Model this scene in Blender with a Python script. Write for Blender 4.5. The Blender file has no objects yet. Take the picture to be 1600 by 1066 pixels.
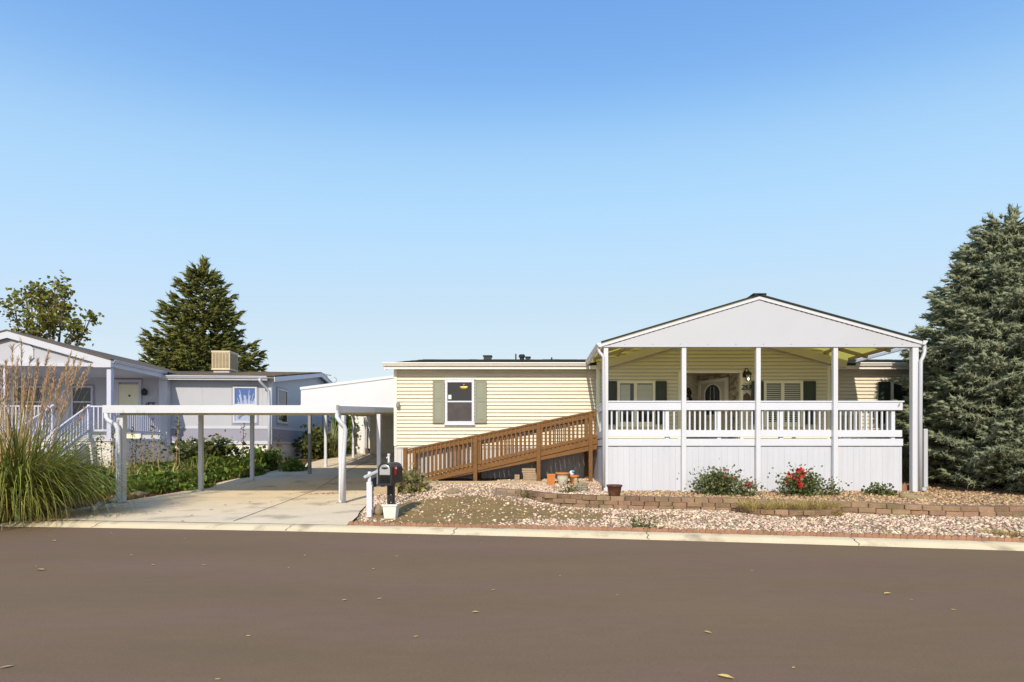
import bpy, math, random
import numpy as np
from mathutils import Vector, Matrix
random.seed(7); rng = np.random.default_rng(11)
S = bpy.context.scene
COL = S.collection
F, CX, HY, CAMZ = 857.0, 830.0, 699.0, 1.5      # calibration of the photograph
def R(a): return math.radians(a)
def wx(px, D): return (px-CX)*D/F
def wz(py, D): return CAMZ+(HY-py)*D/F
def prof(v, pts):
    if v <= pts[0][0]: return pts[0][1]
    for (a, za), (b, zb) in zip(pts, pts[1:]):
        if v <= b: return za+(zb-za)*(v-a)/(b-a)
    return pts[-1][1]
def sm(v, a, b):
    t = min(1, max(0, (v-a)/(b-a))); return t*t*(3-2*t)

# ------------------------------------------------------------------ materials
MATS = {}
def mat(name, col, rough=.6, noise=None, island=0, bump=None, spec=.4, col2=None, metal=0, emit=None, stretch=None, trans=0, hue=0):
    m = bpy.data.materials.new(name); m.use_nodes = True; nt = m.node_tree; N = nt.nodes; L = nt.links
    b = N['Principled BSDF']; b.inputs['Roughness'].default_value = rough
    b.inputs['Specular IOR Level'].default_value = spec; b.inputs['Metallic'].default_value = metal
    tc = N.new('ShaderNodeNewGeometry').outputs['Position']
    if stretch:
        mp = N.new('ShaderNodeMapping'); mp.inputs['Scale'].default_value = stretch; L.new(tc, mp.inputs['Vector']); tc = mp.outputs[0]
    c = N.new('ShaderNodeRGB'); c.outputs[0].default_value = (*col, 1); out = c.outputs[0]
    if col2:
        c2, sc, lo, hi = col2
        n = N.new('ShaderNodeTexNoise'); n.inputs['Scale'].default_value = sc; n.inputs['Detail'].default_value = 6; L.new(tc, n.inputs['Vector'])
        r = N.new('ShaderNodeMapRange'); r.inputs['From Min'].default_value = lo; r.inputs['From Max'].default_value = hi; L.new(n.outputs['Fac'], r.inputs['Value'])
        mx = N.new('ShaderNodeMix'); mx.data_type = 'RGBA'; L.new(r.outputs[0], mx.inputs['Factor']); L.new(out, mx.inputs['A']); mx.inputs['B'].default_value = (*c2, 1)
        out = mx.outputs['Result']
    fac = None
    def addf(sock, amt, fac):
        a = N.new('ShaderNodeMath'); a.operation = 'MULTIPLY_ADD'; L.new(sock, a.inputs[0]); a.inputs[1].default_value = 2*amt
        if fac is None: a.inputs[2].default_value = 1-amt; return a.outputs[0]
        q = N.new('ShaderNodeMath'); q.operation = 'ADD'; q.inputs[1].default_value = -amt; L.new(fac, q.inputs[0]); L.new(q.outputs[0], a.inputs[2]); return a.outputs[0]
    if noise:
        for sc, amt in noise:
            n = N.new('ShaderNodeTexNoise'); n.inputs['Scale'].default_value = sc; n.inputs['Detail'].default_value = 5; L.new(tc, n.inputs['Vector'])
            fac = addf(n.outputs['Fac'], amt*1.6, fac)
    if island:
        g = N.new('ShaderNodeNewGeometry'); fac = addf(g.outputs['Random Per Island'], island, fac)
        if hue:
            h = N.new('ShaderNodeHueSaturation'); L.new(out, h.inputs['Color'])
            w = N.new('ShaderNodeMath'); w.operation = 'FRACT'
            q = N.new('ShaderNodeMath'); q.operation = 'MULTIPLY'; q.inputs[1].default_value = 7.31; L.new(g.outputs['Random Per Island'], q.inputs[0]); L.new(q.outputs[0], w.inputs[0])
            e = N.new('ShaderNodeMath'); e.operation = 'MULTIPLY_ADD'; e.inputs[1].default_value = 2*hue; e.inputs[2].default_value = .5-hue; L.new(w.outputs[0], e.inputs[0]); L.new(e.outputs[0], h.inputs['Hue']); out = h.outputs[0]
    if fac is not None:
        v = N.new('ShaderNodeVectorMath'); v.operation = 'SCALE'; L.new(out, v.inputs[0]); L.new(fac, v.inputs['Scale']); out = v.outputs[0]
    L.new(out, b.inputs['Base Color'])
    if bump:
        n = N.new('ShaderNodeTexNoise'); n.inputs['Scale'].default_value = bump[0]; n.inputs['Detail'].default_value = 4; L.new(tc, n.inputs['Vector'])
        bp = N.new('ShaderNodeBump'); bp.inputs['Strength'].default_value = bump[1]; bp.inputs['Distance'].default_value = bump[2] if len(bump) > 2 else .01
        L.new(n.outputs['Fac'], bp.inputs['Height']); L.new(bp.outputs[0], b.inputs['Normal'])
    if emit: b.inputs['Emission Color'].default_value = (*emit[0], 1); b.inputs['Emission Strength'].default_value = emit[1]
    if trans:
        t = N.new('ShaderNodeBsdfTranslucent'); L.new(out, t.inputs['Color']); ms = N.new('ShaderNodeMixShader'); ms.inputs[0].default_value = trans
        L.new(b.outputs[0], ms.inputs[1]); L.new(t.outputs[0], ms.inputs[2]); L.new(ms.outputs[0], N['Material Output'].inputs['Surface'])
    MATS[name] = m; return m

mat('asphalt', (.188, .127, .074), .88, noise=[(.35, .12), (6, .05), (60, .14), (160, .25)], bump=(240, .35, .006), spec=.15, col2=((.198, .126, .085), .5, .42, .6), stretch=(.5, 1.6, 1))
mat('concrete', (.74, .61, .43), .9, noise=[(.8, .08), (9, .06), (90, .08)], bump=(60, .15, .004), spec=.2, col2=((.46, .37, .26), 1.3, .55, .72))
mat('curb_concrete', (.68, .56, .37), .9, noise=[(2, .09), (40, .09)], bump=(60, .2, .004), spec=.2, col2=((.42, .33, .22), 2.1, .56, .7))
mat('joint_dark', (.10, .085, .065), .95)
mat('dark_concrete', (.055, .05, .045), .8, noise=[(3, .3)])
mat('siding', (.68, .62, .49), .5, noise=[(.7, .04), (14, .02)], island=.03, spec=.3)
mat('cream_trim', (.80, .75, .62), .5, noise=[(2, .04)])
mat('white_paint', (.61, .625, .69), .5, noise=[(1.2, .04), (25, .03)], island=.025)
mat('white_board', (.545, .55, .605), .55, noise=[(1.5, .05), (20, .03)], island=.012, stretch=(3, 3, .5), col2=((.62, .56, .47), 5, .66, .86))
mat('skirt_white', (.55, .54, .54), .55, noise=[(1.5, .05)], island=.04)
mat('white_metal', (.49, .495, .535), .38, noise=[(1, .03)], spec=.5)
mat('white_fascia', (.61, .615, .655), .4, noise=[(1, .03), (18, .02)], spec=.5)
mat('grey_metal', (.26, .25, .24), .5, noise=[(3, .1)], spec=.5)
mat('gutter', (.80, .76, .70), .45, noise=[(2, .04)])
mat('shingle', (.028, .034, .034), .9, noise=[(5, .2), (50, .25)], island=.2, bump=(90, .5, .01), spec=.15)
mat('shingle_brown', (.13, .105, .085), .9, noise=[(4, .2), (50, .25)], island=.2, bump=(90, .5, .01), spec=.15)
mat('shutter', (.25, .26, .19), .55, noise=[(6, .06)])
mat('shutter_dark', (.04, .05, .035), .5, noise=[(6, .1)])
mat('glass', (.035, .033, .03), .04, spec=.55)
mat('glass_warm', (.075, .06, .055), .12, noise=[(5, .25)], spec=.5)
mat('glass_blue', (.10, .17, .40), .03, spec=.8, metal=.5)
mat('glass_door', (.06, .075, .11), .03, spec=.8, metal=.25)
mat('blind', (.72, .71, .66), .5, noise=[(3, .05)])
mat('louver', (.62, .60, .50), .5)
mat('door_frame', (.84, .80, .66), .45)
mat('door_paint', (.62, .58, .44), .45, noise=[(3, .03)])
mat('door_cream', (.72, .70, .50), .45, noise=[(3, .03)])
mat('stain_wood', (.185, .085, .022), .55, noise=[(3, .18), (30, .16)], island=.16, stretch=(1.2, 4, 4), spec=.35, col2=((.10, .045, .012), 6, .55, .75))
mat('weather_wood', (.42, .32, .19), .85, noise=[(4, .2), (30, .2)], stretch=(1, 5, 5), island=.1)
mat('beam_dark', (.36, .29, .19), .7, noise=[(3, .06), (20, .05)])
mat('curtain_lace', (.36, .41, .56), .8)
mat('beam', (.62, .56, .43), .7, noise=[(3, .06), (20, .05)], stretch=(2, 1, 6))
mat('polycarb', (.76, .66, .14), .5, noise=[(2, .08)], trans=.55)
mat('awning_under', (.55, .48, .30), .6, noise=[(2, .06)])
mat('block', (.285, .182, .115), .92, noise=[(7, .2), (45, .2)], island=.27, bump=(45, .8, .02), spec=.15, col2=((.20, .15, .085), 2.2, .5, .68), hue=.012)
mat('edging_brick', (.31, .165, .10), .9, noise=[(6, .2), (50, .15)], island=.15, bump=(60, .5, .008))
mat('pebble', (.60, .45, .33), .85, island=.55, noise=[(30, .1)], hue=.035, spec=.2)
mat('pebble_tan', (.46, .31, .18), .85, island=.45, noise=[(30, .1)], hue=.025, spec=.2)
mat('mailbox_black', (.02, .02, .022), .42, noise=[(9, .12)], bump=(90, .15, .003))
mat('mailbox_silver', (.55, .54, .54), .35, metal=.6, noise=[(6, .08)])
mat('black_void', (.004, .004, .004), .9)
mat('flag_red', (.45, .02, .03), .45)
mat('pot_white', (.78, .74, .68), .75, noise=[(5, .08), (40, .05)], bump=(50, .2, .005))
mat('pot_glaze', (.60, .56, .47), .35, noise=[(5, .06)])
mat('terracotta', (.52, .19, .055), .85, noise=[(6, .12), (40, .08)], bump=(50, .25, .005))
mat('pot_brown', (.085, .035, .022), .42, noise=[(6, .25), (40, .1)], col2=((.14, .06, .03), 5, .5, .7))
mat('soil', (.16, .11, .07), .95, noise=[(10, .3)], bump=(40, .6, .02))
mat('rock', (.28, .21, .13), .92, noise=[(4, .25), (22, .22)], bump=(14, .9, .04), island=.2)
mat('slate', (.30, .25, .19), .9, noise=[(8, .2)], island=.35, bump=(30, .6, .01))
mat('paver', (.42, .30, .20), .9, noise=[(9, .14), (50, .1)], island=.2, bump=(50, .4, .006))
mat('driftwood', (.30, .235, .13), .9, noise=[(6, .25), (30, .22)], stretch=(1.5, 6, 6), bump=(16, .8, .02))
mat('bark', (.12, .085, .06), .95, noise=[(10, .3)], bump=(22, .9, .03))
mat('spruce_blue', (.205, .225, .135), .7, island=.42, noise=[(2.2, .22)], hue=.02, spec=.25)
mat('spruce_green', (.105, .108, .022), .7, island=.45, noise=[(.9, .25)], hue=.02, spec=.2)
mat('leaf_tree', (.20, .19, .03), .6, island=.5, noise=[(.8, .2)], hue=.03, trans=.3)
mat('leaf_rose', (.13, .15, .055), .5, island=.5, hue=.02, trans=.2)
mat('leaf_bush', (.29, .26, .11), .55, island=.5, hue=.03, trans=.25)
mat('leaf_ivy', (.135, .195, .03), .5, island=.5, noise=[(1.1, .3)], hue=.03, trans=.25, spec=.5)
mat('leaf_weed', (.10, .115, .03), .6, island=.5, hue=.04, trans=.25)
mat('seed_brown', (.085, .06, .035), .8, island=.5)
mat('grass_blade', (.25, .265, .05), .5, island=.6, hue=.035, trans=.3)
mat('grass_dry', (.52, .40, .15), .7, island=.4, hue=.02, trans=.25)
mat('straw', (.52, .37, .17), .7, island=.35, hue=.015, trans=.2)
mat('plume', (.56, .38, .22), .8, island=.4, hue=.02, trans=.35)
mat('rose_red', (.62, .05, .035), .5, island=.35, trans=.2)
mat('rose_pink', (.55, .10, .12), .5, island=.35, trans=.2)
mat('yucca', (.22, .25, .10), .55, island=.4, hue=.02)
mat('leaf_litter', (.27, .12, .05), .85, island=.6, hue=.03)
mat('leaf_yellow', (.50, .40, .14), .75, noise=[(40, .2)])
mat('leaf_tan', (.36, .26, .15), .8, noise=[(40, .2)])
mat('n_wall', (.44, .445, .49), .6, noise=[(1, .04), (16, .02)])
mat('n_band', (.30, .29, .36), .6, noise=[(1, .05)])
mat('n_trim', (.54, .55, .61), .5, noise=[(2, .04)])
mat('n_skirt', (.76, .71, .65), .7, noise=[(1.5, .08), (14, .05)])
mat('n_rail', (.55, .55, .68), .55, island=.06)
mat('cooler', (.62, .50, .33), .6, noise=[(4, .07)])
mat('cooler_dark', (.22, .16, .09), .7)
mat('black_metal', (.015, .015, .015), .45)
mat('lamp_glow', (.9, .8, .6), .3, emit=((1, .82, .55), 4))
mat('brass', (.70, .48, .12), .3, metal=.8)
mat('lamp_bowl', (.75, .6, .3), .3)
mat('stone_clad', (.46, .38, .30), .9, noise=[(8, .2)], island=.5, bump=(30, .5, .01), hue=.02)
mat('shed_white', (.80, .76, .72), .55, noise=[(1, .03)])
mat('skirt_grey', (.36, .34, .31), .7, noise=[(2, .1)])
mat('deck_grey', (.42, .38, .33), .8, noise=[(5, .12)], island=.1)
mat('sticker', (.75, .75, .72), .5)
mat('cap_blue', (.10, .35, .55), .5)
mat('plant_white', (.8, .8, .8), .5)

# ground: three soils mixed by a painted mask (R = bare dirt, G = rose gravel, B = bark mulch)
def ground_mat():
    m = bpy.data.materials.new('ground'); m.use_nodes = True; nt = m.node_tree; N = nt.nodes; L = nt.links; b = N['Principled BSDF']
    b.inputs['Roughness'].default_value = .95; b.inputs['Specular IOR Level'].default_value = .15
    P = N.new('ShaderNodeNewGeometry').outputs['Position']
    def nz(s, d=6):
        n = N.new('ShaderNodeTexNoise'); n.inputs['Scale'].default_value = s; n.inputs['Detail'].default_value = d; L.new(P, n.inputs['Vector']); return n.outputs['Fac']
    def mix(f, A, B):
        x = N.new('ShaderNodeMix'); x.data_type = 'RGBA'
        L.new(f, x.inputs['Factor'])
        for s, k in ((A, 'A'), (B, 'B')):
            if isinstance(s, tuple): x.inputs[k].default_value = (*s, 1)
            else: L.new(s, x.inputs[k])
        return x.outputs['Result']
    def rng_(s, a, c):
        r = N.new('ShaderNodeMapRange'); r.inputs['From Min'].default_value = a; r.inputs['From Max'].default_value = c; L.new(s, r.inputs['Value']); return r.outputs[0]
    at = N.new('ShaderNodeAttribute'); at.attribute_name = 'soil'; sp = N.new('ShaderNodeSeparateColor'); L.new(at.outputs['Color'], sp.inputs[0])
    dirt = mix(rng_(nz(2.2), .42, .62), (.285, .18, .068), (.185, .118, .042))
    dirt = mix(rng_(nz(45), .35, .7), dirt, (.27, .195, .09))
    grav = mix(rng_(nz(55), .38, .62), (.15, .10, .06), (.42, .31, .21))
    mul = mix(rng_(nz(26), .4, .65), (.09, .05, .025), (.26, .14, .07))
    far = mix(rng_(nz(.6), .4, .6), (.28, .24, .12), (.20, .19, .08))
    o = mix(sp.outputs[0], far, dirt); o = mix(sp.outputs[1], o, grav); o = mix(sp.outputs[2], o, mul)
    L.new(o, b.inputs['Base Color'])
    bp = N.new('ShaderNodeBump'); bp.inputs['Strength'].default_value = .8; bp.inputs['Distance'].default_value = .03; L.new(nz(28), bp.inputs['Height']); L.new(bp.outputs[0], b.inputs['Normal'])
    MATS['ground'] = m
ground_mat()

# ------------------------------------------------------------------ mesh helpers
ORG = {}                                             # object name -> world origin of the space its children are built in
def put(o, parent=None):
    COL.objects.link(o)
    if parent is not None: o.parent = parent
def tag(o, label=None, cat=None, group=None, kind=None):
    if label: o['label'] = label
    if cat: o['category'] = cat
    if group: o['group'] = group
    if kind: o['kind'] = kind
    return o
def thing(name, label, cat, loc=(0, 0, 0), group=None, rotz=0, local=False):
    o = bpy.data.objects.new(name, None); COL.objects.link(o); o.empty_display_size = .2
    o.location = loc; o.rotation_euler = (0, 0, rotz)
    ORG[o.name] = Vector((0, 0, 0)) if local else Vector(loc)
    return tag(o, label, cat, group)
class MB:
    def __init__(s): s.v = []; s.f = []
    def add(s, vs, fs):
        n = len(s.v); s.v += [tuple(p) for p in vs]; s.f += [tuple(i+n for i in f) for f in fs]; return s
    def hexa(s, c8): return s.add(c8, [(0, 3, 2, 1), (4, 5, 6, 7), (0, 1, 5, 4), (1, 2, 6, 5), (2, 3, 7, 6), (3, 0, 4, 7)])
    def box(s, x0, x1, y0, y1, z0, z1):
        return s.hexa([(x0, y0, z0), (x1, y0, z0), (x1, y1, z0), (x0, y1, z0), (x0, y0, z1), (x1, y0, z1), (x1, y1, z1), (x0, y1, z1)])
    def beam(s, p, q, w, h, up=(0, 0, 1)):
        p, q = Vector(p), Vector(q); d = (q-p).normalized(); a = d.cross(Vector(up)).normalized()*w/2; b = a.cross(d).normalized()*h/2
        return s.hexa([p-a-b, p+a-b, q+a-b, q-a-b, p-a+b, p+a+b, q+a+b, q-a+b])
    def tube(s, pts, r, n=8, cap=True):
        pts = [Vector(p) for p in pts]; rs = r if isinstance(r, (list, tuple)) else [r]*len(pts); vs = []; fs = []
        ref = Vector((.31, .77, .2)).normalized()
        for i, p in enumerate(pts):
            d = (pts[min(i+1, len(pts)-1)]-pts[max(i-1, 0)]).normalized()
            a = d.cross(ref); a = (d.cross(Vector((1, 0, 0))) if a.length < .05 else a).normalized(); b = d.cross(a)
            vs += [p+(a*math.cos(2*math.pi*k/n)+b*math.sin(2*math.pi*k/n))*rs[i] for k in range(n)]
        for i in range(len(pts)-1):
            for k in range(n): fs.append((i*n+k, i*n+(k+1) % n, (i+1)*n+(k+1) % n, (i+1)*n+k))
        if cap: fs += [tuple(range(n-1, -1, -1)), tuple((len(pts)-1)*n+k for k in range(n))]
        return s.add(vs, fs)
    def lathe(s, c, pr, n=20, sq=0):
        vs = []; fs = []
        for r, z in pr:
            for k in range(n):
                a = 2*math.pi*(k+.5)/n; e = 1
                if sq: e = 1/max(abs(math.cos(a)), abs(math.sin(a)))*(1-.03)
                vs.append((c[0]+r*e*math.cos(a), c[1]+r*e*math.sin(a), c[2]+z))
        for i in range(len(pr)-1):
            for k in range(n): fs.append((i*n+k, i*n+(k+1) % n, (i+1)*n+(k+1) % n, (i+1)*n+k))
        fs += [tuple(range(n-1, -1, -1)), tuple((len(pr)-1)*n+k for k in range(n))]
        return s.add(vs, fs)
    def extr(s, poly, d):
        n = len(poly); d = Vector(d); vs = [Vector(p) for p in poly]; vs += [p+d for p in vs]
        return s.add(vs, [tuple(range(n-1, -1, -1)), tuple(range(n, 2*n))]+[(i, (i+1) % n, n+(i+1) % n, n+i) for i in range(n)])
    def rock(s, c, rx, ry, rz, seed=0, n=10, m=7):
        r_ = random.Random(seed); ph = [r_.uniform(0, 6) for _ in range(6)]; vs = []; fs = []
        for j in range(m+1):
            for i in range(n):
                a = 2*math.pi*i/n; b = math.pi*(j/m-.5)
                k = 1+.13*math.sin(2*a+ph[0])+.1*math.sin(3*a+ph[1]+2*b)+.08*math.sin(5*b+ph[2]+a)+r_.uniform(-.05, .05)*(0 < j < m)
                vs.append((c[0]+rx*k*math.cos(a)*math.cos(b), c[1]+ry*k*math.sin(a)*math.cos(b), c[2]+rz*k*math.sin(b)))
        for j in range(m):
            for i in range(n): fs.append((j*n+i, j*n+(i+1) % n, (j+1)*n+(i+1) % n, (j+1)*n+i))
        return s.add(vs, fs)
    def build(s, name, m, parent=None, smooth=False, bevel=0, nofix=False):
        me = bpy.data.meshes.new(name); me.from_pydata(s.v, [], s.f); me.validate()
        o = bpy.data.objects.new(name, me); put(o, parent)
        if parent is not None:
            org = ORG.get(parent.name, Vector()); ORG[o.name] = org
            if org.length: me.transform(Matrix.Translation(-org))
        if not nofix:
            import bmesh
            b = bmesh.new(); b.from_mesh(me); bmesh.ops.recalc_face_normals(b, faces=b.faces); b.to_mesh(me); b.free()
        me.materials.append(MATS[m])
        if smooth: me.polygons.foreach_set('use_smooth', [True]*len(me.polygons))
        if bevel:
            bv = o.modifiers.new('Bevel', 'BEVEL'); bv.width = bevel; bv.segments = 2; bv.limit_method = 'ANGLE'
        return o
def npmesh(name, V, T, m, parent=None):
    """V (n,3) and faces T (k, 3 or 4) given as arrays"""
    me = bpy.data.meshes.new(name); V = np.asarray(V, dtype=np.float32); T = np.asarray(T, dtype=np.int32)
    o = bpy.data.objects.new(name, me); put(o, parent)
    if parent is not None:
        org = ORG.get(parent.name, Vector()); ORG[o.name] = org; V = V-np.array(org, dtype=np.float32)
    k, c = T.shape
    me.vertices.add(len(V)); me.vertices.foreach_set('co', V.ravel()); me.loops.add(k*c); me.loops.foreach_set('vertex_index', T.ravel())
    me.polygons.add(k); me.polygons.foreach_set('loop_start', np.arange(0, k*c, c, dtype=np.int32)); me.polygons.foreach_set('loop_total', np.full(k, c, dtype=np.int32))
    me.update(calc_edges=True); me.materials.append(MATS[m]); return o
def frames(D):
    """rotation matrices whose local z follows the directions D"""
    D = D/np.linalg.norm(D, axis=1, keepdims=True); U = rng.normal(size=D.shape); A = np.cross(D, U); A /= np.linalg.norm(A, axis=1, keepdims=True)+1e-9; B = np.cross(D, A)
    return np.stack([A, B, D], axis=2)
def scatter(bv, bf, P, M, sc):
    """copies of a small shape at points P, turned by M, sized by sc (n,) or (n,3)"""
    bv = np.asarray(bv, float); bf = np.asarray(bf); sc = np.asarray(sc, float)
    if sc.ndim == 1: sc = sc[:, None]
    L = bv[None]*sc[:, None, :]; V = np.einsum('nij,nkj->nki', M, L)+P[:, None, :]
    T = bf[None]+(np.arange(len(P))*len(bv))[:, None, None]
    return V.reshape(-1, 3), T.reshape(-1, bf.shape[1])
LEAF = ([(0, 0, 0), (.5, 0, .45), (0, .12, 1), (-.5, 0, .45)], [(0, 1, 2, 3)])
PEB = ([(1, 0, .1), (0, 1, -.1), (-1, .1, 0), (.1, -1, .15), (.1, .2, .75), (0, -.1, -.7)], [(0, 1, 4), (1, 2, 4), (2, 3, 4), (3, 0, 4), (1, 0, 5), (2, 1, 5), (3, 2, 5), (0, 3, 5)])
def shoot():
    v = [(0, 0, 0)]+[(.17*math.cos(a), .17*math.sin(a), .45) for a in np.arange(5)*2*math.pi/5]+[(0, 0, 1)]; f = []
    for k in range(5): f += [(0, 1+(k+1) % 5, 1+k), (1+k, 1+(k+1) % 5, 6)]
    for k in range(9):                                   # needles standing off the shoot
        a = k*2.4; z = .12+.085*k; c, s = math.cos(a), math.sin(a); n = len(v)
        v += [(.05*s, -.05*c, z), (-.05*s, .05*c, z), (.34*c, .34*s, z+.3)]; f.append((n, n+1, n+2))
    return v, f
SHOOT = shoot()
def blades(P, az, length, lean, width, curl, seg=6):
    """curved grass ribbons; every argument an array"""
    n = len(P); t = np.linspace(0, 1, seg+1)[None]; d = np.stack([np.cos(az), np.sin(az)], 1)
    ang = lean[:, None]+curl[:, None]*t**1.5                                # angle away from vertical
    ds = length[:, None]/seg; hx = np.cumsum(np.sin(ang)*ds, 1)-np.sin(ang[:, :1])*ds; hz = np.cumsum(np.cos(ang)*ds, 1)-np.cos(ang[:, :1])*ds
    C = P[:, None, :]+np.concatenate([hx[..., None]*d[:, None, :], hz[..., None]], 2)
    w = width[:, None]*(1-t**2*.93); side = np.stack([-d[:, 1], d[:, 0], np.zeros(n)], 1)[:, None, :]*w[..., None]/2
    V = np.stack([C-side, C+side], 2).reshape(n, -1, 3); k = np.arange(seg)*2
    f = np.stack([k, k+1, k+3, k+2], 1); T = f[None]+(np.arange(n)*(seg+1)*2)[:, None, None]
    return V.reshape(-1, 3), T.reshape(-1, 4)
def text_mesh(name, body, size, loc, rot, m, parent, depth=.006, shear=0):
    cu = bpy.data.curves.new(name+'_c', 'FONT'); cu.body = body; cu.size = size; cu.extrude = depth; cu.align_x = 'CENTER'; cu.align_y = 'CENTER'; cu.shear = shear; cu.offset = size*.02
    t = bpy.data.objects.new(name+'_t', cu); COL.objects.link(t); dg = bpy.context.evaluated_depsgraph_get(); dg.update()
    me = bpy.data.meshes.new_from_object(t.evaluated_get(dg)); bpy.data.objects.remove(t)
    org = ORG.get(parent.name, Vector())
    me.transform(Matrix.Translation(Vector(loc)-org) @ rot.to_4x4()); me.materials.clear(); me.materials.append(MATS[m])
    o = bpy.data.objects.new(name, me); put(o, parent); return o

# ------------------------------------------------------------------ terrain
def ycurb(X):
    def q(x): return 9.2-.1537*x-.00347*x*x
    if X < -13: return q(-13)+(-.1537+.00694*13)*(X+13)
    if X > 11: return q(11)+(-.1537-.00694*11)*(X-11)
    return q(X)
WALL = [(-.97, 13.8), (-.28, 13.36), (.29, 12.47), (.99, 12.1), (2.33, 11.75), (4.25, 11.57), (6.23, 11.12), (7.19, 10.81), (8.15, 10.5), (9.43, 10.45), (12, 10.6), (16, 10.7)]
def wally(X): return prof(X, WALL)
def walltop(X): return prof(X, [(-1, .46), (.3, .44), (2.3, .43), (6.2, .385), (8.2, .36), (12, .36)])
DRV = [(9, .07), (11, .085), (13.4, .115), (16.7, .2), (20, .5), (24, .82), (28.2, 1.14), (32, 1.3)]
def zdrive(Y): return prof(Y, DRV)
def xr(Y): return prof(Y, [(9.5, -3.2), (10.6, -3.4), (12, -3.75), (14, -4.1), (16, -4.2), (32, -4.13)])
def xl(Y): return prof(Y, [(10, -12.2), (11, -10.6), (12, -10.35), (18, -10.35), (20, -10.05), (24, -9.7), (32, -9.9)])
def G(X, Y):
    yc = ycurb(X); t = Y-yc-.3
    if t < 0: return -.06
    zA = prof(t, [(0, .07), (2, .12), (5, .3), (9, .75), (12.5, .95), (40, 1.3)])
    zL = prof(Y, [(9.5, .08), (11, .15), (12.5, .30), (14, .46), (15.5, .55), (17, .58), (28, 1.0), (60, 1.3)])
    if X > -1.2:
        zl = .08+.08*min(1, t/2.0)
        zr = zl if Y < wally(X)+.16 else prof(Y, [(wally(X)+.16, walltop(X)-.045), (13.7, .405), (15.2, .53), (17, .58), (28, 1.0), (60, 1.3)])
        s = sm(X, -1.1, 1.6)
        if X > -.97 and Y >= wally(X)+.16: s = 1
        z = zL*(1-s)+zr*s
    else: z = zL
    z += .03*math.sin(1.7*X+.6)*math.sin(1.3*Y)*sm(Y, 10.5, 12)*sm(-X, .8, 1.5)*sm(X, -4.3, -3)
    e = xr(Y)
    if X < e+.35: z = zdrive(Y)*(1-sm(X, e, e+.35))+z*sm(X, e, e+.35)
    if e+.02 > X: z = zdrive(Y)-.07
    e = xl(Y)
    if X < e: z = zdrive(Y)*(1-sm(e-X, 0, 1.2))+zA*sm(e-X, 0, 1.2)
    return z
def axis(*segs):
    o = []
    for a, b, st in segs:
        n = max(1, round((b-a)/st)); o += [a+(b-a)*i/n for i in range(n)]
    return o+[segs[-1][1]]
xs = axis((-600, -100, 100), (-100, -30, 10), (-30, -15, 1.5), (-15, -10, .25), (-10, -4.6, .6), (-4.6, 12, .1), (12, 20, .5), (20, 100, 10), (100, 600, 100))
ys = axis((-80, -10, 10), (-10, 7, 1.7), (7, 16, .1), (16, 34, .6), (34, 100, 6), (100, 900, 100))
V = [(x, y, G(x, y)) for y in ys for x in xs]; nx = len(xs)
T = [(j*nx+i, j*nx+i+1, (j+1)*nx+i+1, (j+1)*nx+i) for j in range(len(ys)-1) for i in range(nx-1)]
ground = npmesh('ground', V, T, 'ground'); tag(ground, kind='structure')
ground.data.polygons.foreach_set('use_smooth', [True]*len(T))
ca = ground.data.color_attributes.new('soil', 'FLOAT_COLOR', 'POINT'); arr = np.zeros((len(V), 4), np.float32); arr[:, 3] = 1
def soilmask(x, y):
    t = y-ycurb(x)-.3
    near = sm(x, -40, -25)*sm(30-x, 4, 10)*sm(36-y, 2, 6)
    mul = sm(xl(y)+.1-x, 0, .3)*near
    grav = near*(x > -4.4)
    d1 = sm(1-((x+1.5)/1.8)**2-((y-11.3)/1.6)**2, -.3, .3)                   # bare mound by the mailbox
    d2 = .9*sm(1-((x-.3)/1.3)**2-((y-11.2)/.9)**2, -.3, .5)+.6*sm(1-((x-1.9)/1.0)**2-((y-10.6)/.6)**2, -.1, .6)
    return near, grav*(1-max(d1, min(1, d2))), mul
SM = [soilmask(p[0], p[1]) for p in V]
arr[:, :3] = SM; ca.data.foreach_set('color', arr.ravel())

# road, curb, driveway
cxs = axis((-600, -60, 90), (-60, -16, 4), (-16, 16, .4), (16, 60, 4), (60, 600, 90))
road = npmesh('road', [(x, y, 0) for x in cxs for y in (-9.5-.12*x, (-9.5-.12*x+ycurb(x))*.5, ycurb(x)+.02)], [(3*i+k, 3*i+3+k, 3*i+4+k, 3*i+1+k) for i in range(len(cxs)-1) for k in (0, 1)], 'asphalt'); tag(road, kind='structure')
CP = [(-.005, -.02), (0, .003), (.05, .02), (.14, .055), (.2, .068), (.33, .076), (.34, -.05)]
curb = MB(); n = len(CP); curb.v = [(x, ycurb(x)+a, z) for x in cxs for a, z in CP]
curb.f = [(i*n+k, (i+1)*n+k, (i+1)*n+k+1, i*n+k+1) for i in range(len(cxs)-1) for k in range(n-1)]
curbo = curb.build('curb', 'curb_concrete', smooth=False); tag(curbo, kind='structure')
j = MB()
for x in (-11, -8.2, -4.4, -1.35, 1.9, 5.0, 8.3):
    pts = [(x+.02*math.sin(9*k+x)+.12*a, ycurb(x)+a, z+.003) for k, (a, z) in enumerate(CP[1:6])]
    for p, q in zip(pts, pts[1:]): j.add([(p[0]-.008, p[1], p[2]), (p[0]+.008, p[1], p[2]), (q[0]+.008, q[1], q[2]), (q[0]-.008, q[1], q[2])], [(0, 1, 2, 3)])
j.build('joint', 'joint_dark', curbo)
yy = axis((10.4, 16, .4), (16, 28.4, .6)); V = []; T = []
for y in yy:
    for k in range(13):
        x = xl(y)+(xr(y)-xl(y))*k/12; f = max(y, ycurb(x)+.325) if y == yy[0] else y
        if y < 11: f = ycurb(x)+.325+(11.2-ycurb(x)-.325)*(y-10.4)/.8
        V.append((x, f, zdrive(f)+.004))
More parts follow.
